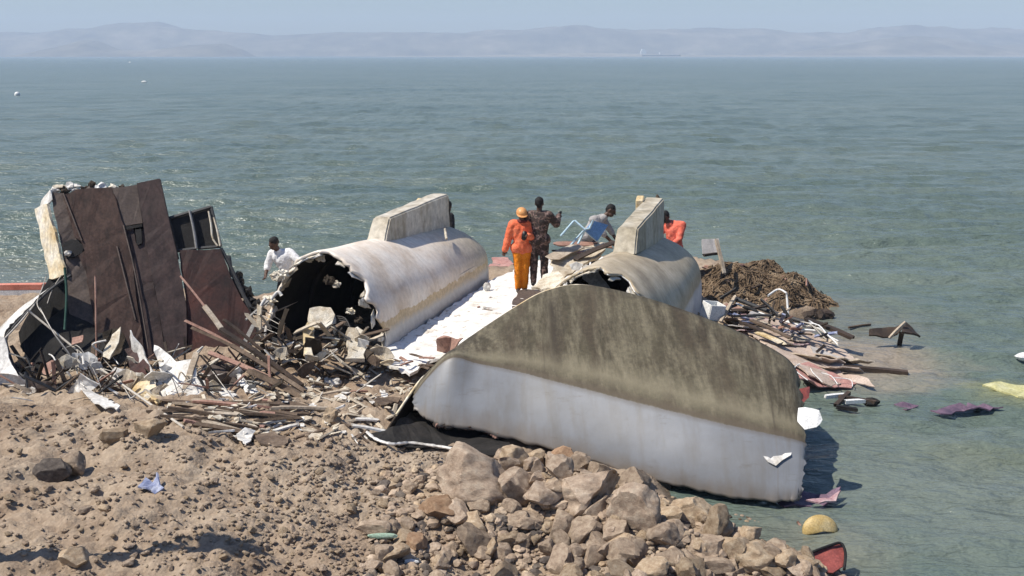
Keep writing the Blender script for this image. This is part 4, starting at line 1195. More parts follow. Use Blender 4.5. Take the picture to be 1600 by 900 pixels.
pipe('pole', [at(45, 486, 17.35), at(160, 578, 16.6), G(287, 673, .03)], .018, M['rope'], 'long thin pale pole slanting from the curved hull fragment to the ground', 'pole', n=12)
pipe('rope', [at(54, 476, 17.5), at(30, 505, 17.2), at(0, 536, 16.9), at(-20, 550, 16.8)], .014, M['rope'], 'pale rope along the rim of the curved hull fragment', 'rope')
pipe('rope', [at(72, 432, 17.9), at(66, 450, 17.8), at(58, 474, 17.5), at(68, 492, 17.3)], .009, M['rope'], 'thin pale rope hanging from the yellowed edge of the maroon wall', 'rope')
pipe('rope', [at(96, 430, 17.9), at(82, 452, 17.8), at(74, 474, 17.6)], .008, M['rope'], 'thinnest cord hanging between wall edge and hull fragment', 'rope')
pipe('green_rope', [at(101, 418, 17.8), at(104, 460, 17.75), at(101, 515, 17.6)], .022, M['green'], 'dark green rope hanging down beside the maroon wall', 'rope')
pipe('pipe', [at(149, 430, 17.6), at(150, 490, 17.5), at(151, 556, 17.4)], .018, M['pinkwood'], 'rusty upright pipe in front of the maroon wall', 'pipe')
pipe('cable', [at(122, 548, 17.0), at(119, 570, 16.8), at(126, 594, 16.7), at(150, 606, 16.6), at(196, 622, 16.5)], .013, M['rope'], 'pale cable curling through the debris below the wall', 'cable')
pipe('cable', [at(62, 480, 17.3), at(84, 520, 17.0), at(110, 556, 16.9), at(112, 575, 16.9), at(98, 586, 16.8)], .011, M['steel'], 'grey cable hooked down from the hull fragment', 'cable')
pipe('cable', [at(66, 492, 17.3), at(100, 545, 17.0), at(140, 590, 16.7), at(172, 612, 16.5)], .009, M['wire'], 'dark wire sagging from the hull fragment to the ground', 'cable')
pipe('cable', [at(140, 575, 16.8), at(160, 596, 16.7), at(205, 600, 16.5), at(218, 622, 16.3)], .01, M['wire'], 'dark cable bent among the debris below the wall', 'cable')
pipe('cable', [at(98, 545, 17.1), at(120, 540, 17.0), at(134, 560, 16.9), at(126, 580, 16.8)], .009, M['steel'], 'short looped grey cable in front of the black shade panel', 'cable')

torn('torn_sheet', [at(207, 516, 16.9), at(222, 545, 16.7), at(240, 578, 16.5), at(254, 606, 16.3), at(258, 630, 16.2), at(236, 614, 16.4), at(214, 588, 16.7), at(206, 552, 16.9)], M['white'], 'white pointed torn panel standing in front of the maroon wall', 'torn sheet', seed=31)
torn('torn_sheet', [at(178, 583, 16.7), at(206, 590, 16.5), at(236, 592, 16.4), at(258, 628, 16.1), G(244, 634, .03), at(214, 614, 16.3)], M['tanpaint'], 'yellowed flat torn panel lying under the white pointed panel', 'torn sheet', seed=32)
torn('torn_sheet', [at(242, 541, 16.8), at(262, 553, 16.7), at(276, 566, 16.6), at(300, 560, 16.6), at(308, 592, 16.4), at(336, 602, 16.4), at(374, 618, 16.2), G(352, 628, .04), G(292, 632, .03), at(266, 622, 16.2), at(252, 590, 16.5)], M['white'], 'large white torn panel lying before the maroon wall', 'torn sheet', seed=33)
torn('torn_sheet', [at(312, 572, 16.7), at(346, 566, 16.8), at(380, 590, 16.7), at(392, 606, 16.5), at(356, 602, 16.5), at(324, 594, 16.5)], M['brownplate'], 'brown torn panel behind the white bar', 'torn sheet', seed=34)
torn('torn_sheet', [at(160, 520, 17.3), at(190, 514, 17.4), at(198, 545, 17.2), at(188, 572, 17.0), at(166, 566, 17.1)], M['lining_brown'], 'crumpled dark brown sheet against the foot of the maroon wall', 'torn sheet', seed=35, crumple=.08)
torn('torn_sheet', [at(176, 526, 17.2), at(190, 513, 17.3), at(186, 536, 17.1), at(172, 562, 16.9), at(164, 556, 17.0)], M['pale'], 'pale crumpled strip of laminate by the rusty upright pipe', 'torn sheet', seed=36, crumple=.06)
torn('torn_sheet', [at(196, 548, 16.9), at(214, 540, 16.9), at(232, 568, 16.6), at(240, 590, 16.5), at(206, 588, 16.6)], M['redrust'], 'rusty brown sheet inside the white pointed panel', 'torn sheet', seed=37, crumple=.07)
torn('torn_sheet', [at(112, 528, 17.1), at(130, 524, 17.1), at(128, 536, 17.0), at(112, 540, 17.0)], M['pinkwood'], 'small rusty plate scrap in front of the black shade panel', 'torn sheet', seed=38)
torn('torn_sheet', [at(62, 575, 16.8), at(82, 560, 16.9), at(96, 566, 16.9), at(74, 590, 16.7)], M['pinkwood'], 'rusty bent scrap inside the curved hull fragment', 'torn sheet', seed=39)
torn('torn_sheet', [G(126, 612, .06), G(150, 622, .05), G(188, 640, .04), G(182, 647, .03), G(144, 634, .04)], M['white'], 'narrow white strip of panel on bare ground below the debris', 'torn sheet', seed=40, crumple=.02)
torn('torn_sheet', [at(-40, 520, 16.9), at(8, 528, 16.8), at(14, 560, 16.7), at(30, 588, 16.5), at(0, 584, 16.6), at(-40, 575, 16.7)], M['white'], 'white outer skin beside the curved hull fragment', 'torn sheet', seed=41, crumple=.02, thick=.03)
board([(307, 553), (283, 634)], (16.6, 16.1), .10, M['palewood'], 'upright whitish bar leaning in front of the large white torn panel', 'bar', h=.05, name='bar')
bars = [((290, 501), (375, 546), 17.2, 16.8, .07, 'pinkwood', 'brown pink timber slanting across the foot of the maroon wall'),
        ((318, 477), (346, 514), 17.4, 17.1, .08, 'palewood', 'short pale lath leaning on the maroon lower panel'),
        ((282, 432), (330, 492), 17.7, 17.4, .035, 'pinkwood', 'thin reddish lath leaning high on the maroon wall'),
        ((300, 512), (392, 556), 17.1, 16.7, .09, 'wood', 'brown plank lying just below the slanting pink timber'),
        ((345, 515), (470, 602), 17.0, 16.3, .10, 'darkwood', 'long dark timber sloping down to the litter before the white hull'),
        ((362, 540), (476, 612), 16.8, 16.1, .07, 'wood', 'long brown timber beside the long dark one'),
        ((392, 580), (480, 624), 16.4, 15.9, .16, 'wood', 'wide grey brown board with its end on the pale litter'),
        ((350, 500), (410, 548), 17.3, 16.9, .06, 'darkwood', 'dark lath under the bent framing of the wall'),
        ((328, 552), (420, 590), 16.8, 16.4, .08, 'pinkwood', 'reddish plank behind the white splinters'),
        ((240, 560), (300, 540), 17.0, 17.1, .05, 'wood', 'short brown lath lying along the foot of the wall'),
        ((48, 594), (90, 630), 16.7, 16.2, .09, 'darkgrey', 'dark bent strip below the curved hull fragment'),
        ((62, 592), (118, 620), 16.7, 16.3, .08, 'darkwood', 'dark plank below the curved hull fragment'),
        ((90, 606), (180, 630), 16.5, 16.1, .05, 'pinkwood', 'thin rusty bar lying below the debris'),
        ((384, 500), (420, 470), 17.8, 18.2, .05, 'steel', 'short grey bar between wall and white hull'),
        ((376, 548), (396, 508), 17.3, 17.6, .07, 'steel', 'grey bar standing at the corner of the maroon wall')]
for k, (a, b, s0, s1, w_, mt, lb) in enumerate(bars):
    board([a, b], (s0, s1), w_, M[mt], lb, 'timber', h=w_ * .5, name='timber', seed=k, roll=.4 * ((k % 3) - 1))
R = random.Random(23)
for k in range(9):      # white splinters fanning out
    t = k / 8; a = at(lerp(366, 392, t) + R.uniform(-6, 6), lerp(584, 600, t), 16.5); b = G(lerp(378, 398, t) + R.uniform(-8, 8), lerp(604, 622, t), .04)
    o = plank('splinter', a, b, .06, .02, M['white'], seed=k); recentre(o); tag(o, 'white splintered strip fanning out beside the large white panel', 'splinter', 'white splinters beside the large white panel')
# logs and laths lying in front
for k in range(34):
    u = R.uniform(225, 440); v = R.uniform(630, 668); a = G(u, v, .04); b = a + V((R.uniform(.3, .9), R.uniform(-.12, .12), .0)); b.z = gz(b.x, b.y) + .04
    o = plank('lath', a, b, R.uniform(.04, .08), .035, R.choice([M['wood'], M['palewood'], M['wood'], M['pinkwood']]), seed=k + 40, roll=R.uniform(-.5, .5)); recentre(o)
    tag(o, 'grey brown lath lying flat on the ground before the wreckage', 'lath', 'laths on the ground before the wreckage')
# dark tangle filling the foot of the wreckage
for k in range(110):
    u = R.uniform(20, 430); v = R.uniform(560, 612)
    if u > 200 and u < 320 and v > 590: continue
    p = G(u, min(v + 12, 625), .06); s_ = R.uniform(.15, .34)
    d = V((R.uniform(-1, 1), R.uniform(-.5, .5), R.uniform(.05, .9))).normalized() * s_ * 1.6
    o = plank('broken_strip', p, p + d, R.uniform(.02, .08), .018, R.choice([M['darkwood'], M['black'], M['lining_brown'], M['wood'], M['darkgrey'], M['pinkwood'], M['darkwood']]), seed=k, roll=R.uniform(-1, 1)); recentre(o)
    tag(o, 'dark broken strip sticking out of the tangle at the foot of the maroon wall', 'broken strip', 'dark strips in the tangle below the wall')

# wreckage spilling from the open end of the white hull
def chunk(name, c, r, mat, label, cat, seed, sub=3, amp=.6, rot=(0, 0, 0), group=None, fr=1.6):
    bm = bmesh.new(); lump(bm, (0, 0, 0), r[0], r[1], r[2], seed, sub, amp, fr)
    bmesh.ops.rotate(bm, verts=bm.verts, cent=(0, 0, 0), matrix=Euler(rot).to_matrix())
    o = from_bm(name, bm, mat, None, False, c); recentre(o); tag(o, label, cat, group); return o
torn('torn_sheet', [at(482, 512, 17.6), at(484, 484, 17.7), at(500, 480, 17.8), at(516, 482, 17.8), at(524, 506, 17.7), at(508, 514, 17.5)], M['pale'], 'pale bent box of panel inside the mouth of the white hull', 'torn sheet', seed=51, crumple=.05, thick=.05)
torn('torn_sheet', [at(488, 528, 17.3), at(510, 522, 17.4), at(534, 530, 17.3), at(528, 552, 17.0), at(496, 556, 16.9)], M['wood'], 'brown plywood sheet leaning before the mouth of the white hull', 'torn sheet', seed=52, crumple=.05)
torn('foam_column', [at(472, 516, 17.2), at(480, 506, 17.3), at(490, 512, 17.3), at(489, 556, 16.8), at(474, 556, 16.8)], M['tanpaint'], 'yellowed upright foam strip before the mouth of the white hull', 'foam', seed=53, crumple=.04, thick=.07)
torn('foam_column', [at(546, 520, 17.3), at(558, 512, 17.5), at(566, 518, 17.4), at(570, 560, 16.8), at(540, 562, 16.7)], M['pale'], 'pale upright foam strip at the flank side of the white hull mouth', 'foam', seed=54, crumple=.05, thick=.07)
torn('foam_column', [at(566, 524, 17.4), at(578, 520, 17.5), at(584, 552, 17.0), at(572, 562, 16.8)], M['lining_brown'], 'brown stained laminate edge beside the pale foam strip', 'laminate', seed=55, crumple=.04, thick=.04)
for k, px in enumerate(([(434, 558), (444, 542), (466, 534)], [(446, 560), (456, 546), (470, 540)], [(424, 468), (434, 456), (440, 462)], [(402, 492), (410, 474), (416, 466)])):
    pipe('bent_strip', [at(u, v, 17.4 if k < 2 else 18.0) for u, v in px], .03, M['white'], ['white bent strip nearest the timber before the hull mouth', 'second white bent strip before the hull mouth', 'white curl of laminate high in the hull mouth', 'white strip of torn edge at the outer rim of the hull mouth'][k], 'strip', n=8)
wl = ['uppermost', 'second', 'third', 'fourth', 'fifth', 'lowest']
for k in range(6):
    y = 480 + k * 8
    pipe('wire', [at(392 + k * 2, y, 17.8), at(418, y + 8 + k, 17.6), at(446 + k * 3, y + 26, 17.4)], .007, M['steel'] if k % 2 else M['wire'], wl[k] + ' of the thin wires strung between maroon wall and hull mouth', 'wire', n=8)
for k in range(5):
    pipe('hose', [at(526, 494 + k * 3, 17.8), at(540 + k * 2, 498 + k * 3, 17.6), at(548 - k, 520, 17.4), at(538 - k * 4, 545 + k * 2, 17.1)], .012, M['wire'], 'black hose looping out of the mouth of the white hull', 'hose', 'black hoses in the hull mouth', n=10)
for k in range(84):
    u = R.uniform(400, 590); v = R.uniform(540, 590); p = G(u, v + 6, .05)
    if k < 9: u = R.uniform(396, 470); v = R.uniform(505, 560); p = at(u, v, 17.3)
    elif k < 40: u = R.uniform(450, 565); v = R.uniform(520, 565); p = at(u, v, 17.2)
    d = V((R.uniform(-1, 1), R.uniform(-.5, .3), R.uniform(-.1, .7))).normalized() * R.uniform(.2, .55)
    o = plank('broken_strip', p, p + d, R.uniform(.04, .12), .025, R.choice([M['darkwood'], M['wood'], M['lining_brown'], M['darkgrey'], M['dusty'], M['pale'], M['dusty']]), seed=k + 7, roll=R.uniform(-1, 1)); recentre(o)
    tag(o, 'broken brown strip in the wreckage before the open mouth of the white hull', 'broken strip', 'broken strips before the white hull mouth')
R = random.Random(29)
def inpoly(u, v, poly):
    c = False
    for (x0, y0), (x1, y1) in zip(poly, poly[1:] + poly[:1]):
        if (y0 > v) != (y1 > v) and u < (x1 - x0) * (v - y0) / (y1 - y0) + x0: c = not c
    return c
litter = [(300, 668), (330, 632), (400, 628), (440, 612), (470, 590), (560, 570), (640, 580), (650, 600), (610, 655), (570, 690), (520, 690), (460, 680), (380, 690)]
cm = [M['white'], M['pale'], M['dusty'], M['palewood'], M['dusty'], M['pale'], M['wood']]
protos = []
for k in range(10):
    bm = bmesh.new()
    if k < 6:
        b_ = R.uniform(.05, .12)
        f = bm.faces.new([bm.verts.new((math.cos(a) * b_ * R.uniform(.4, 1.4), math.sin(a) * b_ * R.uniform(.3, .9), R.uniform(-.015, .02))) for a in np.linspace(0, 6.28, R.randint(4, 7), endpoint=False)])
        r_ = bmesh.ops.extrude_face_region(bm, geom=[f]); 
        for v in r_['geom']:
            if isinstance(v, bmesh.types.BMVert): v.co.z += .018
        bmesh.ops.recalc_face_normals(bm, faces=bm.faces)
        bmesh.ops.triangulate(bm, faces=[f for f in bm.faces if len(f.verts) > 4])
    else:
        box_bm(bm, Matrix(), R.uniform(.2, .42), R.uniform(.02, .05), .02)
        for v in bm.verts: v.co += V((R.uniform(-.02, .02), R.uniform(-.01, .01), R.uniform(-.008, .012)))
    me = bpy.data.meshes.new('chip'); bm.to_mesh(me); bm.free(); me.materials.append(cm[k % 7]); protos.append(me)
n_ = 0
while n_ < 298:
    u, v = R.uniform(300, 650), R.uniform(570, 692)
    if not inpoly(u, v, litter): continue
    p = hit(u, v); me = R.choice(protos)
    o = bpy.data.objects.new('chip', me); COL.objects.link(o)
    o.location = p + V((0, 0, .012)); o.rotation_euler = (R.uniform(-.35, .35), R.uniform(-.35, .35), R.uniform(0, 6.28)); q = R.uniform(.4, 1.25); o.scale = (q, q, q)
    tag(o, 'small pale chip of laminate strewn on the ground between hull mouth and bow', 'chip', 'pale chips strewn before the hulls'); n_ += 1
for k in range(26):
    u, v = R.uniform(400, 640), R.uniform(592, 680)
    if not inpoly(u, v, litter): continue
    a = G(u, v, .03); b = a + V((R.uniform(-.5, .5), R.uniform(-.12, .12), 0)); b.z = gz(b.x, b.y) + .03
    o = plank('broken_lath', a, b, R.uniform(.03, .09), .025, R.choice([M['palewood'], M['wood'], M['pale'], M['white'], M['pinkwood']]), seed=k + 90); recentre(o)
    tag(o, 'broken lath among the pale litter between hull mouth and bow', 'lath', 'broken laths in the pale litter')
chunk('foam_lump', G(520, 603, .04), (.16, .1, .09), M['white'], 'larger white foam lump in the pale litter before the white hull', 'foam', 61)
chunk('clay_lump', G(518, 662, .04), (.12, .1, .16), M['rock_tan'], 'brown upright clod at the edge of the pale litter near the bow tip', 'clod', 62)
torn('plywood_scrap', [G(585, 634, .05), G(600, 628, .06), G(628, 628, .06), G(622, 637, .05), G(596, 640, .04)], M['wood'], 'flat brown plywood scrap beside the bow tip', 'scrap', seed=63, crumple=.02)
torn('paper_scrap', [G(368, 684, .05), G(382, 680, .09), G(398, 684, .07), G(392, 694, .04), G(384, 698, .02)], M['white'], 'crumpled white scrap alone on the bare ground', 'scrap', seed=64, crumple=.04)
torn('bark_scrap', [G(396, 690, .05), G(420, 684, .06), G(452, 690, .04), G(440, 700, .02), G(405, 700, .02)], M['wood'], 'brown flat scrap next to the crumpled white one', 'scrap', seed=65, crumple=.03)
torn('cloth', [G(218, 766, .03), G(228, 754, .1), G(238, 762, .03), G(248, 754, .09), G(254, 766, .03), G(240, 773, .02), G(226, 774, .03)], M['bluecloth'], 'crumpled blue and white cloth alone on the bare ground', 'cloth', seed=66, crumple=.06, freq=6)
chunk('plastic_bottle', G(598, 843, .03), (.18, .035, .035), M['greenplastic'], 'flattened pale green plastic bottle among the stones', 'bottle', 67, 2, .2)
chunk('plastic_bottle', G(640, 882, .03), (.1, .03, .03), M['flotsam'], 'small white plastic bottle among the stones', 'bottle', 68, 2, .2)

# red and white float boom on the far side of the spit
bo = empty('float_boom', on(-40, 457, .3), 'red and white boom lying along the waterline beyond the hull fragment', 'boom'); bpy.context.view_layer.update()
b0, b1 = on(-120, 459, .35), on(72, 456, .35)
for k, (dz, mt) in enumerate(((.13, 'salmon'), (.0, 'flotsam'))):
    q = plank('float', b0 + V((0, 0, dz)), b1 + V((0, 0, dz)), .2, .12, M[mt], bo, warp=.003)

# ================================================================== ROCKS
def rock_mesh(seed, sub, flat=.75, facets=13, rough=.06):
    facets = 8 + seed % 6
    R = random.Random(seed)
    bm = bmesh.new(); bmesh.ops.create_icosphere(bm, subdivisions=sub, radius=1)
    pl = []
    for k in range(facets):
        n = V((R.gauss(0, 1), R.gauss(0, 1), R.gauss(0, 1))).normalized(); pl.append((n, R.uniform(.42, .8)))
    for v in bm.verts:
        for n, d in pl:
            e = v.co.dot(n) - d
            if e > 0: v.co -= n * e * .985
        k = 1 + rough * 1.6 * mn.noise(v.co * 1.7 + V((seed, 0, 0))) + rough * mn.noise(v.co * 4 + V((seed, 7, 0))) + rough * .4 * mn.noise(v.co * 10 + V((0, 7, seed)))
        v.co *= k
        v.co.z *= flat
    me = bpy.data.meshes.new('rock'); bm.to_mesh(me); bm.free()
    me.polygons.foreach_set('use_smooth', [True] * len(me.polygons))
    me.set_sharp_from_angle(angle=math.radians(24))
    return me
def rock(name, me, p, size, rot, label, group=None, sink=.25, mat=None, cat='rock'):
    o = bpy.data.objects.new(name, me); COL.objects.link(o)
    o.location = p + V((0, 0, size[2] * (.75 - sink * 1.5))); o.rotation_euler = rot; o.scale = size
    tag(o, label, cat, group); return o
bould = [  # u, v of the foot, width px, height px, material, label
    (735, 775, 160, 95, 'beige', 'largest flat beige boulder under the bow, one end pale', .0),
    (690, 822, 105, 66, 'rust', 'orange brown boulder with a sloping face below the largest beige boulder', .5),
    (803, 735, 64, 42, 'tan', 'pale tan boulder touching the foot of the bow', .9),
    (905, 800, 175, 95, 'beige', 'long smooth beige boulder in the middle of the rock pile', .1),
    (1003, 835, 110, 105, 'beige', 'tall beige boulder with a dark shaded notch, end of the beige row', 1.3),
    (810, 790, 90, 90, 'beige', 'rounded brownish beige boulder between the two largest', 2.1),
    (738, 868, 74, 66, 'grey', 'grey roundish boulder standing below the orange brown one', .3),
    (818, 830, 70, 40, 'grey', 'oblong grey boulder tilted below the rounded beige one', .7),
    (878, 845, 60, 66, 'grey', 'grey brown boulder under the long beige boulder', 1.1),
    (915, 858, 60, 66, 'grey', 'sharp grey slab on edge beside a grey brown boulder', 2.6),
    (962, 850, 70, 62, 'grey', 'dark brown grey boulder in front of the tall beige one', 2.0),
    (985, 890, 66, 72, 'grey', 'egg shaped brown grey boulder low in the pile', 1.6),
    (1078, 825, 84, 66, 'tan', 'tan boulder at the waterward end of the beige row', .2),
    (1128, 840, 56, 46, 'tan', 'small pale tan boulder close to the dark water', 2.9),
    (1172, 850, 50, 40, 'tan', 'tan boulder nearest the water beside the bow', .4),
    (1042, 862, 64, 52, 'beige', 'blocky beige boulder below the tan ones', 1.9),
    (1108, 880, 66, 54, 'grey', 'grey brown boulder between tan boulders by the water', 2.4),
    (1190, 890, 105, 66, 'tan', 'long tan boulder at the water edge', .15),
    (1078, 905, 66, 56, 'tan', 'whitish boulder at the lower edge of the pile', 1.0),
    (1145, 910, 80, 40, 'beige', 'low beige boulder below the long tan one', .0),
    (1022, 905, 60, 44, 'tan', 'pale blocky stone beside the egg shaped boulder', 2.2),
    (1256, 905, 64, 40, 'tan', 'pale stone beside the red dish at the water', 1.4),
    (905, 742, 46, 44, 'grey', 'grey stone with a white face against the bow', .6),
    (880, 734, 44, 46, 'rust', 'dark reddish stone against the bow', 1.7),
    (940, 755, 58, 48, 'grey', 'jagged dark grey stone in the gap against the bow', 2.8),
    (648, 865, 46, 40, 'rust', 'reddish stone on the shore side of the rock pile', .9),
    (78, 756, 62, 42, 'dark', 'dark rounded boulder half sunk in the bare earth', .4),
    (118, 745, 52, 48, 'grey', 'brown stone leaning on the dark half sunk boulder', 1.2),
    (230, 688, 66, 46, 'tan', 'brown clod the size of a bucket at the edge of the laths', .8),
    (182, 694, 58, 40, 'tan', 'low brown clod beside the bucket sized one', 2.5),
    (118, 892, 70, 50, 'tan', 'yellowish earth lump between the two long earth shadows', .1),
]
for k, (u, v, wpx, hpx, mt, lb, rz) in enumerate(bould):
    p = hit(u, v - 2) if v < 895 else hit(u, v)
    s = dist(p); wx_ = wpx / F * s / 2 * .98; hz_ = hpx / F * s / 2 * 1.0
    me = rock_mesh(100 + k, 5 if wpx > 70 else 4, 1.0, 11, .07); me.materials.append(M['rock_' + mt])
    q = bpy.data.objects.new('boulder', me); COL.objects.link(q)
    q.scale = (wx_, (wx_ * .55 + hz_ * .35), hz_); q.rotation_euler = (R.uniform(-.2, .2), R.uniform(-.2, .2), rz * .25 - .3)
    q.location = p + V((0, wx_ * .35, hz_ * .42)); tag(q, lb, 'rock')
# ordinary rocks
pm = []
for k in range(14):
    me = rock_mesh(300 + k, 3, .85, 9, .08); me.materials.append(M['rock_' + ('grey', 'tan', 'beige', 'beige', 'tan', 'grey', 'grey')[k % 7]]); pm.append(me)
pile = [(560, 860), (640, 770), (640, 830), (700, 850), (700, 730), (780, 720), (880, 715), (950, 735), (1040, 785), (1130, 818), (1230, 868), (1330, 900), (1330, 960), (540, 960)]
n_ = 0
while n_ < 280:
    u, v = R.uniform(540, 1330), R.uniform(715, 930)
    if not inpoly(u, v, pile): continue
    p = hit(u, v); s = dist(p)
    r = R.choice([13, 15, 17, 20, 24, 28, 34, 42]) * R.uniform(.8, 1.3) / F * s / 2 * (1.15 if u > 820 else 1.0)
    rock('stone', R.choice(pm), p, (r * R.uniform(.9, 1.4), r * R.uniform(.8, 1.1), r * R.uniform(.7, 1.05)), (R.uniform(-.4, .4), R.uniform(-.4, .4), R.uniform(0, 6.3)),
         'smaller grey brown stone lying loose in the rock pile below the bow', 'smaller stones in the rock pile', .1); n_ += 1
n_ = 0
while n_ < 110:
    u, v = R.uniform(0, 640), R.uniform(700, 900)
    wgt = .25 + .75 * math.exp(-((u - 560) / 170) ** 2) + .9 * math.exp(-((u - 130) / 90) ** 2 - ((v - 780) / 30) ** 2)
    if R.random() > wgt: continue
    p = hit(u, v); s = dist(p); r = R.choice([7, 8, 10, 12, 15, 18]) * R.uniform(.8, 1.3) / F * s / 2
    rock('clod', R.choice(pm), p, (r * R.uniform(.9, 1.4), r * R.uniform(.8, 1.1), r * R.uniform(.6, 1.0)), (R.uniform(-.4, .4), R.uniform(-.4, .4), R.uniform(0, 6.3)),
         'small brown stone lying on the bare earth away from the rock pile', 'small stones on the bare earth', .2, cat='stone'); n_ += 1
# gravel, too fine to count
def scatter(name, poly_uv, n, rpx, mats, seed, sub=1, dens=None):
    R = random.Random(seed); b2 = bmesh.new(); bmesh.ops.create_icosphere(b2, subdivisions=sub, radius=1)
    bv = np.array([v.co[:] for v in b2.verts]); bf = np.array([[v.index for v in f.verts] for f in b2.faces]); b2.free()
    us = [p[0] for p in poly_uv]; vs_ = [p[1] for p in poly_uv]
    VV = []; FF = []; MI = []; c = 0
    while c < n:
        u, v = R.uniform(min(us), max(us)), R.uniform(min(vs_), max(vs_))
        if not inpoly(u, v, poly_uv): continue
        if dens and R.random() > dens(u, v): continue
        p = hit(u, v); s = dist(p); r = R.uniform(*rpx) ** 1.0 / F * s / 2
        q = bv * (1 + .35 * np.array([[mn.noise(V(x) * 1.5 + V((c * .7, 0, 0)))] for x in bv]))
        sc_ = np.array([r * R.uniform(.8, 1.5), r * R.uniform(.8, 1.3), r * R.uniform(.5, .95)])
        a = R.uniform(0, 6.28); rm = np.array([[math.cos(a), -math.sin(a), 0], [math.sin(a), math.cos(a), 0], [0, 0, 1]])
        q = (q * sc_) @ rm.T + np.array([p.x, p.y, p.z + r * .15])
        FF.append(bf + len(bv) * c); VV.append(q); MI += [R.randrange(len(mats))] * len(bf); c += 1
    VV = np.concatenate(VV); FF = np.concatenate(FF)
    me = bpy.data.meshes.new(name); me.from_pydata(VV.tolist(), [], FF.tolist())
    for m in mats: me.materials.append(m)
    me.polygons.foreach_set('material_index', MI)
    o = bpy.data.objects.new(name, me); COL.objects.link(o); tag(o, kind='stuff'); return o
gp = [(-40, 640), (300, 655), (560, 690), (760, 720), (900, 740), (1180, 810), (1330, 900), (1330, 930), (-40, 930)]
scatter('gravel', gp, 5600, (1.8, 9.5), [M['rock_tan'], M['earth'], M['earth'], M['earth'], M['rock_beige']], 71, 1, lambda u, v: (.25 + 1.2 * max(0, mn.noise(V((u * .012, v * .03, 3))))) * .5 + .8 * .65 * min(1, max(0, (u - 180) / 380)) + .3 * math.exp(-((v - 650) / 25) ** 2))
#PART4

# white splinters and shreds lying in the tangle below the wall
R = random.Random(57)
for k in range(40):
    u = R.uniform(30, 440); v = R.uniform(585, 640); p = G(u, v, .06)
    if k % 2: p = at(u, v - 25, 16.9)
    d = V((R.uniform(-1, 1), R.uniform(-.5, .4), R.uniform(-.3, .5))).normalized() * R.uniform(.15, .45)
    o = plank('white_shred', p, p + d, R.uniform(.02, .06), .012, R.choice([M['white'], M['pale'], M['dusty'], M['palewood'], M['steel']]), seed=k, roll=R.uniform(-1.4, 1.4)); recentre(o)
    tag(o, 'whitish shred lying in the dark tangle below the maroon wall', 'shred', 'whitish shreds below the maroon wall')
for k in range(9):
    u = 70 + k * 34 + R.uniform(-12, 12)
    pipe('thin_wire', [at(u, R.uniform(540, 580), 17.0), at(u + R.uniform(-30, 40), R.uniform(560, 600), 16.8), at(u + R.uniform(10, 70), R.uniform(570, 610), 16.6), G(u + R.uniform(30, 100), R.uniform(615, 640), .03)], .007, R.choice([M['wire'], M['rope'], M['steel']]), 'thin wire curling out of the tangle below the maroon wall', 'wire', 'thin wires in the tangle', n=14)

scatter('broken_stone', [(600, 740), (700, 722), (880, 718), (960, 740), (1050, 786), (1140, 822), (1235, 868), (1335, 905), (1335, 950), (560, 950)], 1100, (8, 19), [M['rock_grey'], M['rock_tan'], M['rock_grey'], M['rock_dark'], M['rock_beige'], M['rock_grey']], 75, 2)
# crumpled pale skins and bent strips thrown through the wreckage
R = random.Random(83)
for k in range(44):
    if k < 26: u, v = R.uniform(40, 430), R.uniform(560, 632)
    else: u, v = R.uniform(420, 610), R.uniform(515, 600)
    s_ = lerp(17.5, 16.1, (v - 515) / 117); c_ = at(u, v, s_ - .15); g_ = gz(c_.x, c_.y) + .08
    c_.z = max(c_.z, g_); r_ = R.uniform(.08, .26); tl = R.uniform(-.9, .9)
    ax = V((math.cos(tl), R.uniform(-.4, .4), math.sin(tl))); ay = V((R.uniform(-.5, .5), R.uniform(-.6, .2), R.uniform(.3, .9))).normalized()
    pts = [c_ + ax * (math.cos(q) * r_ * R.uniform(.5, 1.3)) + ay * (math.sin(q) * r_ * R.uniform(.4, 1.0)) for q in np.linspace(0, 6.28, R.randint(5, 8), endpoint=False)]
    if k < 26: torn('torn_skin', pts, R.choice([M['white'], M['pale'], M['dusty'], M['white'], M['lining_brown'], M['brownplate']]), 'crumpled scrap of torn skin thrown into the tangle below the maroon wall', 'torn sheet', .015, .06, .03, 5, 200 + k, 'crumpled skins below the maroon wall')
    else: torn('torn_skin', pts, R.choice([M['white'], M['pale'], M['dusty'], M['edgewhite'], M['lining_brown'], M['wood']]), 'crumpled scrap of torn skin spilling from the mouth of the white hull', 'torn sheet', .015, .06, .03, 5, 200 + k, 'crumpled skins before the white hull mouth')
for k in range(26):
    u, v = R.uniform(60, 560), R.uniform(560, 620); a = at(u, v, lerp(17.2, 16.2, (v - 560) / 60)); a.z = max(a.z, gz(a.x, a.y) + .06)
    b = a + V((R.uniform(-.5, .5), R.uniform(-.4, .2), R.uniform(-.05, .3))); c_ = b + V((R.uniform(-.4, .4), R.uniform(-.3, .1), R.uniform(-.25, .1)))
    for q in (b, c_): q.z = max(q.z, gz(q.x, q.y) + .04)
    pipe('bent_tube', [a, b, c_], R.uniform(.008, .02), R.choice([M['wire'], M['steel'], M['white'], M['rope'], M['darkgrey'], M['pale']]), 'bent tube sticking out of the wreckage between wall and hull mouth', 'tube', 'bent tubes in the wreckage', n=12)
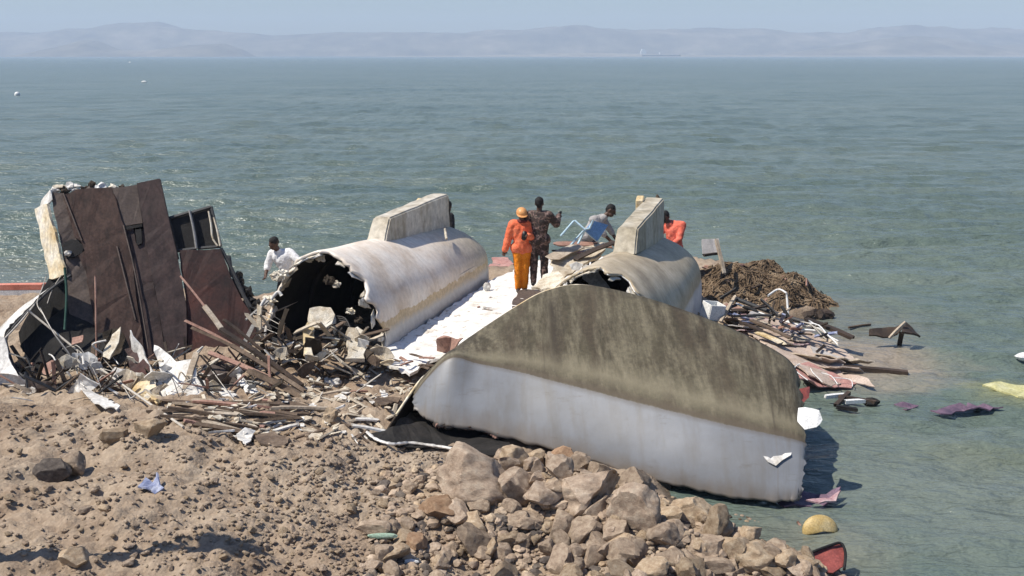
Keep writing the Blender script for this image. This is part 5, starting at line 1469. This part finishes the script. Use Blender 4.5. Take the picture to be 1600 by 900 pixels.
# ================================================================== SEAWARD DEBRIS
# heap of brown reed and rubble
bm = bmesh.new()
hp = [on(1130, 470, .1), on(1195, 470, .1), on(1250, 490, .0), on(1150, 440, .1), on(1110, 430, .1)]
hc = on(1165, 470, .1)
Pm = np.zeros((100, 140, 3))
c0 = on(1178, 473, 0.0); a0 = V((2.6, -.9, 0)).normalized(); b0_ = V((.33, .94, 0))
for i in range(100):
    for j in range(140):
        x = (j / 139 - .5) * 3.8; y = (i / 99 - .5) * 3.2
        p = c0 + a0 * x + b0_ * y
        r = math.hypot(x / 1.75, y / 1.45)
        hgt = .84 * max(0, 1 - r ** 2) ** .7 * (1 - .38 * x / 1.8) + .32 * mn.noise(V((x * 1.6, y * 1.6, 4))) + .10 * abs(mn.noise(V((x * 4, y * 4, 9)))) + .07 * mn.noise(V((x * 8, y * 8, 2)))
        Pm[i, j] = (p.x, p.y, hgt * (1 if r < 1 else max(0, 1.6 - r * .6)) - (.05 + max(0, r - 1) * .7))
M['heap'] = stain('brown_reed_heap', [(.06, .04, .025), (.2, .14, .088), (.38, .29, .195)], 3.5, .95, 1.0, .05, 26)


R = random.Random(41)
def heap_z(x, y):
    q = V((x, y, 0)) - V((c0.x, c0.y, 0)); a = q.dot(a0); b = q.dot(b0_)
    j = min(139, max(0, int((a / 3.8 + .5) * 139))); i = min(99, max(0, int((b / 3.2 + .5) * 99))); return Pm[i, j, 2]
bmh = bmesh.new()
vv = [[bmh.verts.new(Pm[i, j]) for j in range(140)] for i in range(100)]
for i in range(99):
    for j in range(139): bmh.faces.new((vv[i][j], vv[i][j + 1], vv[i + 1][j + 1], vv[i + 1][j]))
for k in range(1500):                 # matted reed stalks lying over the mound
    x = R.gauss(0, .85); y = R.gauss(-.1, .65)
    if math.hypot(x / 1.75, y / 1.45) > 1.0: continue
    an = R.gauss(.5, .9); L = R.uniform(.15, .6); pts = []
    for q in range(4):
        t = (q / 3 - .5) * L; p = c0 + a0 * (x + math.cos(an) * t) + b0_ * (y + math.sin(an) * t); p.z = heap_z(p.x, p.y) + R.uniform(.0, .05); pts.append(p)
    tube_bm(bmh, pts, R.uniform(.007, .02), 4)
for f in bmh.faces: f.smooth = True
o = from_bm('reed_heap', bmh, M['heap']); tag(o, kind='stuff')
for k in range(45):
    x = R.uniform(-1.6, 1.5); y = R.uniform(-1.2, .9); p = c0 + a0 * x + b0_ * y; p.z = heap_z(p.x, p.y) + .04
    d = V((R.uniform(-1, 1), R.uniform(-1, 1), R.uniform(-.15, .12))).normalized() * R.uniform(.12, .42)
    o = plank('stick', p, p + d, R.uniform(.02, .06), .03, R.choice([M['wood'], M['darkwood'], M['darkwood'], M['pinkwood'], M['heap'], M['palewood']]), seed=k, roll=R.uniform(-1, 1)); recentre(o)
    tag(o, 'brown stick poking out of the reed heap beyond the olive hull', 'stick', 'sticks in the reed heap')
torn('grey_sheet', [at(1096, 374, 23.1), at(1122, 373, 23.2), at(1126, 397, 23.0), at(1098, 400, 22.9)], M['greycloth'], 'pinkish grey sheet standing behind the end of the olive hull', 'torn sheet', .03, .03, .01, 1, 70)
board([(1119, 374), (1132, 428)], (22.8, 22.6), .07, M['palewood'], 'whitish post leaning on the reed heap', 'post', h=.06, name='post')
board([(1100, 399), (1122, 396)], (22.7, 22.8), .07, M['darkwood'], 'dark cross bar behind the end of the olive hull', 'bar', h=.05, name='bar')
board([(1149, 463), (1126, 503)], (20.8, 20.2), .06, M['palewood'], 'pale post leaning over the white crate', 'post', h=.05, name='post')
pipe('post', [at(1229, 458, 20.6), at(1231, 485, 20.5), at(1232, 512, 20.4)], .022, M['flotsam'], 'thin white upright post at the end of the long dark gunwale', 'post', n=6)
pipe('rope', [at(1229, 458, 20.6), at(1216, 452, 20.9), at(1200, 462, 20.7)], .02, M['flotsam'], 'short white rope tied to the thin upright post', 'rope', n=8)
# the sunken boat: long dark gunwales, tan mat, crate
pipe('gunwale', [at(1148, 466, 20.9), at(1200, 486, 20.5), at(1262, 505, 20.0), at(1272, 508, 19.9)], .045, M['darkgrey'], 'long dark gunwale bar sloping from the heap to the water', 'gunwale', n=14)
pipe('gunwale', [at(1150, 474, 20.7), at(1210, 497, 20.2), at(1268, 513, 19.7)], .02, M['flotsam'], 'thin white rail just below the long dark gunwale', 'rail', n=14)
board([(1262, 500), (1330, 527)], (20.0, 19.5), .16, M['darkwood'], 'dark plank running into the water past the long gunwale', h=.06)
board([(1158, 503), (1230, 540)], (20.0, 19.0), .1, M['darkwood'], 'dark plank on the tan mat close to the bow')
board([(1172, 500), (1234, 528)], (20.1, 19.3), .09, M['wood'], 'brown plank lying parallel to the dark one on the tan mat')
board([(1185, 520), (1222, 536)], (19.4, 19.0), .14, M['tanpaint'], 'yellowish board at the torn ridge end of the bow')
torn('woven_mat', [on(1130, 484, .28), on(1180, 492, .3), on(1240, 505, .22), on(1300, 535, .08), on(1332, 560, -.02), on(1330, 600, -.04), on(1300, 606, .03), on(1262, 588, .2), on(1225, 560, .3), on(1170, 520, .34)], M['tarp'], 'large tan mat half sunk in the water beyond the bow', 'mat', .025, .07, .03, 1.0, 71)
torn('striped_net', [on(1246, 566, .26), on(1262, 566, .24), on(1300, 584, .10), on(1336, 600, .0), on(1330, 607, .0), on(1290, 604, .06), on(1250, 592, .24)], M['redcloth'], 'faded red net trailing over the tan mat edge', 'net', .02, .05, .03, 3, 72)
for k in range(4):
    t = k / 3; a = on(lerp(1250, 1300, t), lerp(568, 590, t), lerp(.33, .14, t)); b = on(lerp(1262, 1332, t), lerp(594, 604, t), lerp(.24, .04, t))
    pipe('cord', [a, a.lerp(b, .5) + V((.1 * (k - 1.5), .05, .03)), b], .008, M['flotsam'], 'whitish cord lying over the faded red net', 'cord', 'cords over the red net', n=7)
hb = empty('crate', on(1115, 497, .3), 'pale blue white crate between olive hull and tan mat', 'crate'); bpy.context.view_layer.update()
c_ = at(1114, 485, 20.4); Mx = Matrix.Translation(c_) @ Euler((.1, .15, .4)).to_matrix().to_4x4()
for nm, off, sz in (('side_panel', (0, -.16, 0), (.34, .02, .3)), ('side_panel', (0, .16, 0), (.34, .02, .3)), ('end_panel', (-.17, 0, 0), (.02, .3, .3)), ('end_panel', (.17, 0, 0), (.02, .3, .3)), ('bottom', (0, 0, -.15), (.34, .34, .02))):
    bm = bmesh.new(); box_bm(bm, Mx @ Matrix.Translation(off), *sz); bmesh.ops.bevel(bm, geom=bm.edges[:], offset=.006, segments=1, affect='EDGES'); from_bm(nm, bm, M['paleblue'] if nm == 'bottom' else M['flotsam'], hb, False)
for k in range(48):
    u = R.uniform(1120, 1300); v = 480 + (u - 1150) * .28 + R.uniform(-6, 22); p = at(u, v, lerp(20.5, 19.4, (u - 1150) / 150))
    p.z = max(p.z, .08); d = V((R.uniform(-1, 1), R.uniform(-.6, .6), R.uniform(-.1, .4))).normalized() * R.uniform(.15, .5)
    o = plank('broken_strip', p, p + d, R.uniform(.03, .08), .03, R.choice([M['darkwood'], M['bluecloth'], M['flotsam'], M['darkgrey'], M['black'], M['pinkwood'], M['darkwood'], M['palewood']]), seed=k, roll=R.uniform(-1, 1)); recentre(o)
    tag(o, 'broken strip strewn over the sunken gunwale and tan mat', 'broken strip', 'broken strips over the sunken gunwale')
for k in range(5):
    pipe('tangled_rope', [at(1255 + R.uniform(-10, 10), 505 + R.uniform(-5, 8), 19.8), at(1275 + R.uniform(-10, 10), 512 + R.uniform(-5, 10), 19.6), at(1292, 525 + R.uniform(-4, 8), 19.4), at(1310, 536 + R.uniform(-5, 4), 19.2)], .014, R.choice([M['flotsam'], M['wire'], M['rope']]), 'tangled rope at the seaward end of the gunwale', 'rope', 'tangled ropes at the gunwale end', n=12)
for k in range(6):
    chunk('wet_rubble', on(1262 + k * 6, 492 + R.uniform(-4, 3), .04), (.16, .13, .12), M['darkwood'], 'dark wet lump at the tip of the reed heap', 'lump', 300 + k, 2, .8, group='wet lumps at the heap tip')
# broken roof shape standing in the water
rf = empty('broken_roof', on(1404, 540, 0), 'dark tent shaped broken roof frame standing in the water', 'wreckage'); bpy.context.view_layer.update()
s_ = dist(on(1404, 545, 0))
sheet('roof_board', [at(1357, 515, s_), at(1398, 512, s_ + .1), at(1414, 504, s_ + .1), at(1402, 522, s_), at(1390, 527, s_ - .1), at(1357, 524, s_ - .1)], M['darkwood'], rf, .04, .02, 2, .015, 2, 81)
sheet('roof_board', [at(1414, 504, s_ + .1), at(1424, 513, s_ + .1), at(1438, 527, s_), at(1424, 522, s_ - .3), at(1408, 520, s_ - .3)], M['darkwood'], rf, .04, .015, 2, .015, 2, 82)
plank('post', at(1409, 518, s_), on(1404, 548, -.1), .08, .06, M['darkwood'], rf)
plank('rafter', at(1415, 503, s_ - .15), at(1390, 528, s_ - .15), .05, .04, M['palewood'], rf)
def floating(px, w_, h_, mat, label, cat, name, z=.03, seed=0):
    o = plank(name, on(px[0][0], px[0][1], z), on(px[1][0], px[1][1], z), w_, h_, mat, seed=seed, warp=.01); recentre(o); tag(o, label, cat); return o
floating([(1317, 575), (1420, 583)], .13, .08, M['darkwood'], 'long dark timber floating beyond the tan mat', 'timber', 'timber', .04)
floating([(1326, 512), (1360, 507)], .05, .04, M['wood'], 'thin lath floating between gunwale and broken roof', 'lath', 'lath', .03, 3)
for k, (a, b, mt, lb) in enumerate((((1290, 620), (1322, 617), 'flotsam', 'white strip on the branch tangle in the water'), ((1306, 634), (1326, 614), 'darkwood', 'black branch crossing the tangle in the water'), ((1312, 620), (1368, 629), 'darkwood', 'black branch floating along the tangle in the water'), ((1322, 628), (1360, 626), 'flotsam', 'white curved strip beside the black branches'), ((1308, 636), (1338, 640), 'black', 'lowest black branch of the tangle in the water'))):
    floating([a, b], .07, .06, M[mt], lb, 'branch' if 'branch' in mt or mt in ('darkwood', 'black') else 'strip', 'branch' if mt in ('darkwood', 'black') else 'strip', .05, k)
chunk('float_lump', on(1362, 629, .02), (.14, .09, .07), M['black'], 'black lump at the end of the branch tangle', 'float', 91, 2)
torn('red_cloth', [at(1245, 612, 16.4), at(1262, 606, 16.6), at(1264, 622, 16.4), at(1250, 636, 16.2)], M['red'], 'small red cloth hanging behind the end of the bow', 'cloth', .02, .05, .01, 3, 93)
torn('wet_cloth', [on(1452, 642, -.01), on(1484, 633, .01), on(1536, 629, .01), on(1566, 634, .0), on(1530, 637, .01), on(1496, 643, .0), on(1470, 648, -.01)], M['purple'], 'purple wet cloth floating farthest from the bow', 'cloth', .02, .035, .05, 2.5, 94)
torn('wet_cloth', [on(1395, 632, .0), on(1420, 629, .02), on(1436, 633, .01), on(1418, 638, .01)], M['purple'], 'small purple wet cloth nearly sunk beside the bigger one', 'cloth', .015, .03, .03, 2.5, 95)
torn('yellow_sack', [on(1536, 606, .0), on(1562, 597, .05), on(1610, 603, .06), on(1660, 612, .05), on(1640, 626, .03), on(1590, 620, .04)], M['sack'], 'pale yellow sack floating in the water at the edge of view', 'sack', .03, .05, .01, 1.5, 96)
torn('wet_cloth', [on(1213, 780, .05), on(1228, 764, .1), on(1262, 766, .06), on(1290, 772, .05), on(1314, 764, .12), on(1306, 782, .04), on(1262, 790, .03), on(1225, 790, .03)], M['purple'], 'purple striped cloth trapped under the low end of the bow', 'cloth', .02, .06, .03, 2.5, 97)
torn('pink_strip', [on(1258, 782, .10), on(1296, 778, .10), on(1314, 766, .17), on(1308, 782, .10), on(1280, 788, .08)], M['pinkcloth'], 'pink strip on the purple cloth under the bow', 'cloth', .02, .03, .02, 3, 98)
chunk('float', on(1600, 557, .05), (.16, .1, .08), M['flotsam'], 'white float in the water at the edge of view', 'float', 99, 2, .3)
chunk('buoy', on(27, 148, .1), (.38, .38, .42), M['flotsam'], 'white buoy far out on the open water', 'buoy', 100, 3, .05)
chunk('buoy', on(203, 97.5, .1), (1.0, .5, .5), M['flotsam'], 'tiny white speck of a buoy near the horizon', 'buoy', 101, 2, .1)
chunk('buoy', on(225, 128, .1), (.6, .3, .25), M['flotsam'], 'small white float between the two buoys', 'float', 102, 2, .1)
# yellow basin upturned on sticks, red dish
bs = empty('basin', on(1281, 836, .0), 'yellowed half basin propped on sticks in the shallow water', 'basin'); bpy.context.view_layer.update()
cb = on(1281, 829, .03)
ax_ = Euler((-.35, 0, .1)).to_matrix()
Pb = np.zeros((12, 26, 3)); rb = .215
for i in range(12):
    for j in range(26):
        a = math.pi * 1.15 * (j / 25) - .2; ph = i / 11 * math.pi / 2
        q = ax_ @ V((math.cos(a) * rb * math.sin(ph) ** .7, -.09 * math.cos(ph), math.sin(a) * rb * .85 * math.sin(ph) ** .7)); Pb[i, j] = cb + q
me = grid_mesh('shell', Pb); o = link('bowl', me, M['yellow'], bs); solidify(o, .012, 0)
pipe('stick', [at(1246, 815, 12.55), at(1258, 832, 12.45), at(1268, 850, 12.35)], .018, M['pinkwood'], 'pale stick standing beside the yellowed basin', 'stick', n=6)
plank('prop', at(1276, 818, 12.6), at(1270, 850, 12.4), .05, .03, M['darkwood'], bs); plank('prop', at(1268, 812, 12.6), at(1278, 845, 12.4), .03, .03, M['palewood'], bs)
dsh = empty('dish', on(1285, 890, .1), 'red dish with black rim tilted at the water edge', 'dish'); bpy.context.view_layer.update()
sheet('dish_shell', [on(1240, 880, .22), on(1262, 868, .26), on(1296, 854, .3), on(1312, 850, .3), on(1319, 862, .25), on(1318, 886, .18), on(1300, 896, .15), on(1262, 890, .18)], M['red'], dsh, .02, .02, 2, 0, 2, 3)
bm = bmesh.new(); tube_bm(bm, catmull([on(1238, 880, .24), on(1262, 866, .29), on(1298, 852, .33), on(1314, 849, .33), on(1321, 864, .27), on(1319, 890, .2)], 20), .016, 6); from_bm('rim', bm, M['black'], dsh)
# ship against the far shore
shp = empty('ship', on(1030, 90, 0), 'distant ship with white superstructure against the far shore', 'ship')
bpy.context.view_layer.update()
def far(u, z, Yd=3100): 
    r_ = ray(u, 86); return V((r_.x / r_.y * Yd, Yd, z))
M['shiphull'] = stain('grey_ship_hull', [(.22, .25, .27), (.3, .33, .35)], .05, .7, 0)
def prism(name, u0, u1, z0_, z1_, mat, taper=0):
    a = far(u0, z0_); b = far(u1, z0_); bm = bmesh.new()
    pts = [(a.x + taper, -9), (b.x - taper * .3, -9), (b.x + taper, 0), (b.x - taper * .3, 9), (a.x + taper, 9)]
    lo = [bm.verts.new((x, 3100 + y, z0_)) for x, y in pts]; hi = [bm.verts.new((x + (taper * .4 if x > a.x + 30 else 0), 3100 + y, z1_)) for x, y in pts]
    for k in range(5): bm.faces.new((lo[k], lo[(k + 1) % 5], hi[(k + 1) % 5], hi[k]))
    bm.faces.new(hi); bm.faces.new(lo[::-1]); bmesh.ops.recalc_face_normals(bm, faces=bm.faces); return from_bm(name, bm, mat, shp, False)
prism('hull', 1001, 1060, 2, 6, M['shiphull'], 6); prism('superstructure', 1001, 1009, 8, 18, M['flotsam']); prism('bridge', 1002, 1007, 18, 23, M['flotsam']); prism('crane', 1030, 1031, 8, 13, M['flotsam'])

# unseen post added out of view to cast the long shadow over the clods
pb_ = hit(-46, 872)
pst = empty('shadow_post', pb_, 'unseen timber post added out of view to cast the two long earth shadows', 'post'); bpy.context.view_layer.update()
bm = bmesh.new(); tube_bm(bm, catmull([pb_ + V((0, 0, -.2)), pb_ + V((-.03, .02, 1.9)), pb_ + V((-.06, .05, 3.9))], 14), [.085 - .002 * i for i in range(14)], 9); from_bm('shaft', bm, M['wood'], pst)
bm = bmesh.new(); lump(bm, pb_ + V((-.05, .05, 3.4)), .16, .16, .4, 4, 3, .5); from_bm('shadow_knob', bm, M['darkcloth'], pst)  # lump added near the top to widen the post's shadow

# broken pinkish sheets lying from the sunken gunwale down into the water
R = random.Random(97)
for k in range(22):
    t = R.random(); u = lerp(1150, 1335, t); v = lerp(492, 578, t) + R.uniform(-22, 26) * (1 - .4 * t); c_ = on(u, v, lerp(.34, .03, t))
    a_ = V((R.uniform(.18, .5), R.uniform(-.3, .1), R.uniform(-.08, .04))); b_ = V((R.uniform(-.2, .3), R.uniform(-.45, -.15), R.uniform(-.06, .12)))
    pts = [c_ - a_ - b_ * .5, c_ - a_ * .2 - b_ * R.uniform(.6, 1.2), c_ + a_ - b_ * .4, c_ + a_ * R.uniform(.5, 1.2) + b_ * .6, c_ - a_ * .1 + b_, c_ - a_ * .9 + b_ * .5]
    for q in pts: q.z = max(q.z, -.01)
    torn('broken_sheet', pts, R.choice([M['tarp'], M['pinkwood'], M['tarp'], M['palewood'], M['pinkcloth'], M['greycloth']]), 'broken pinkish tan sheet lying over the half sunk mat', 'torn sheet', .02, .045, .03, 3, 400 + k, 'broken sheets over the half sunk mat')
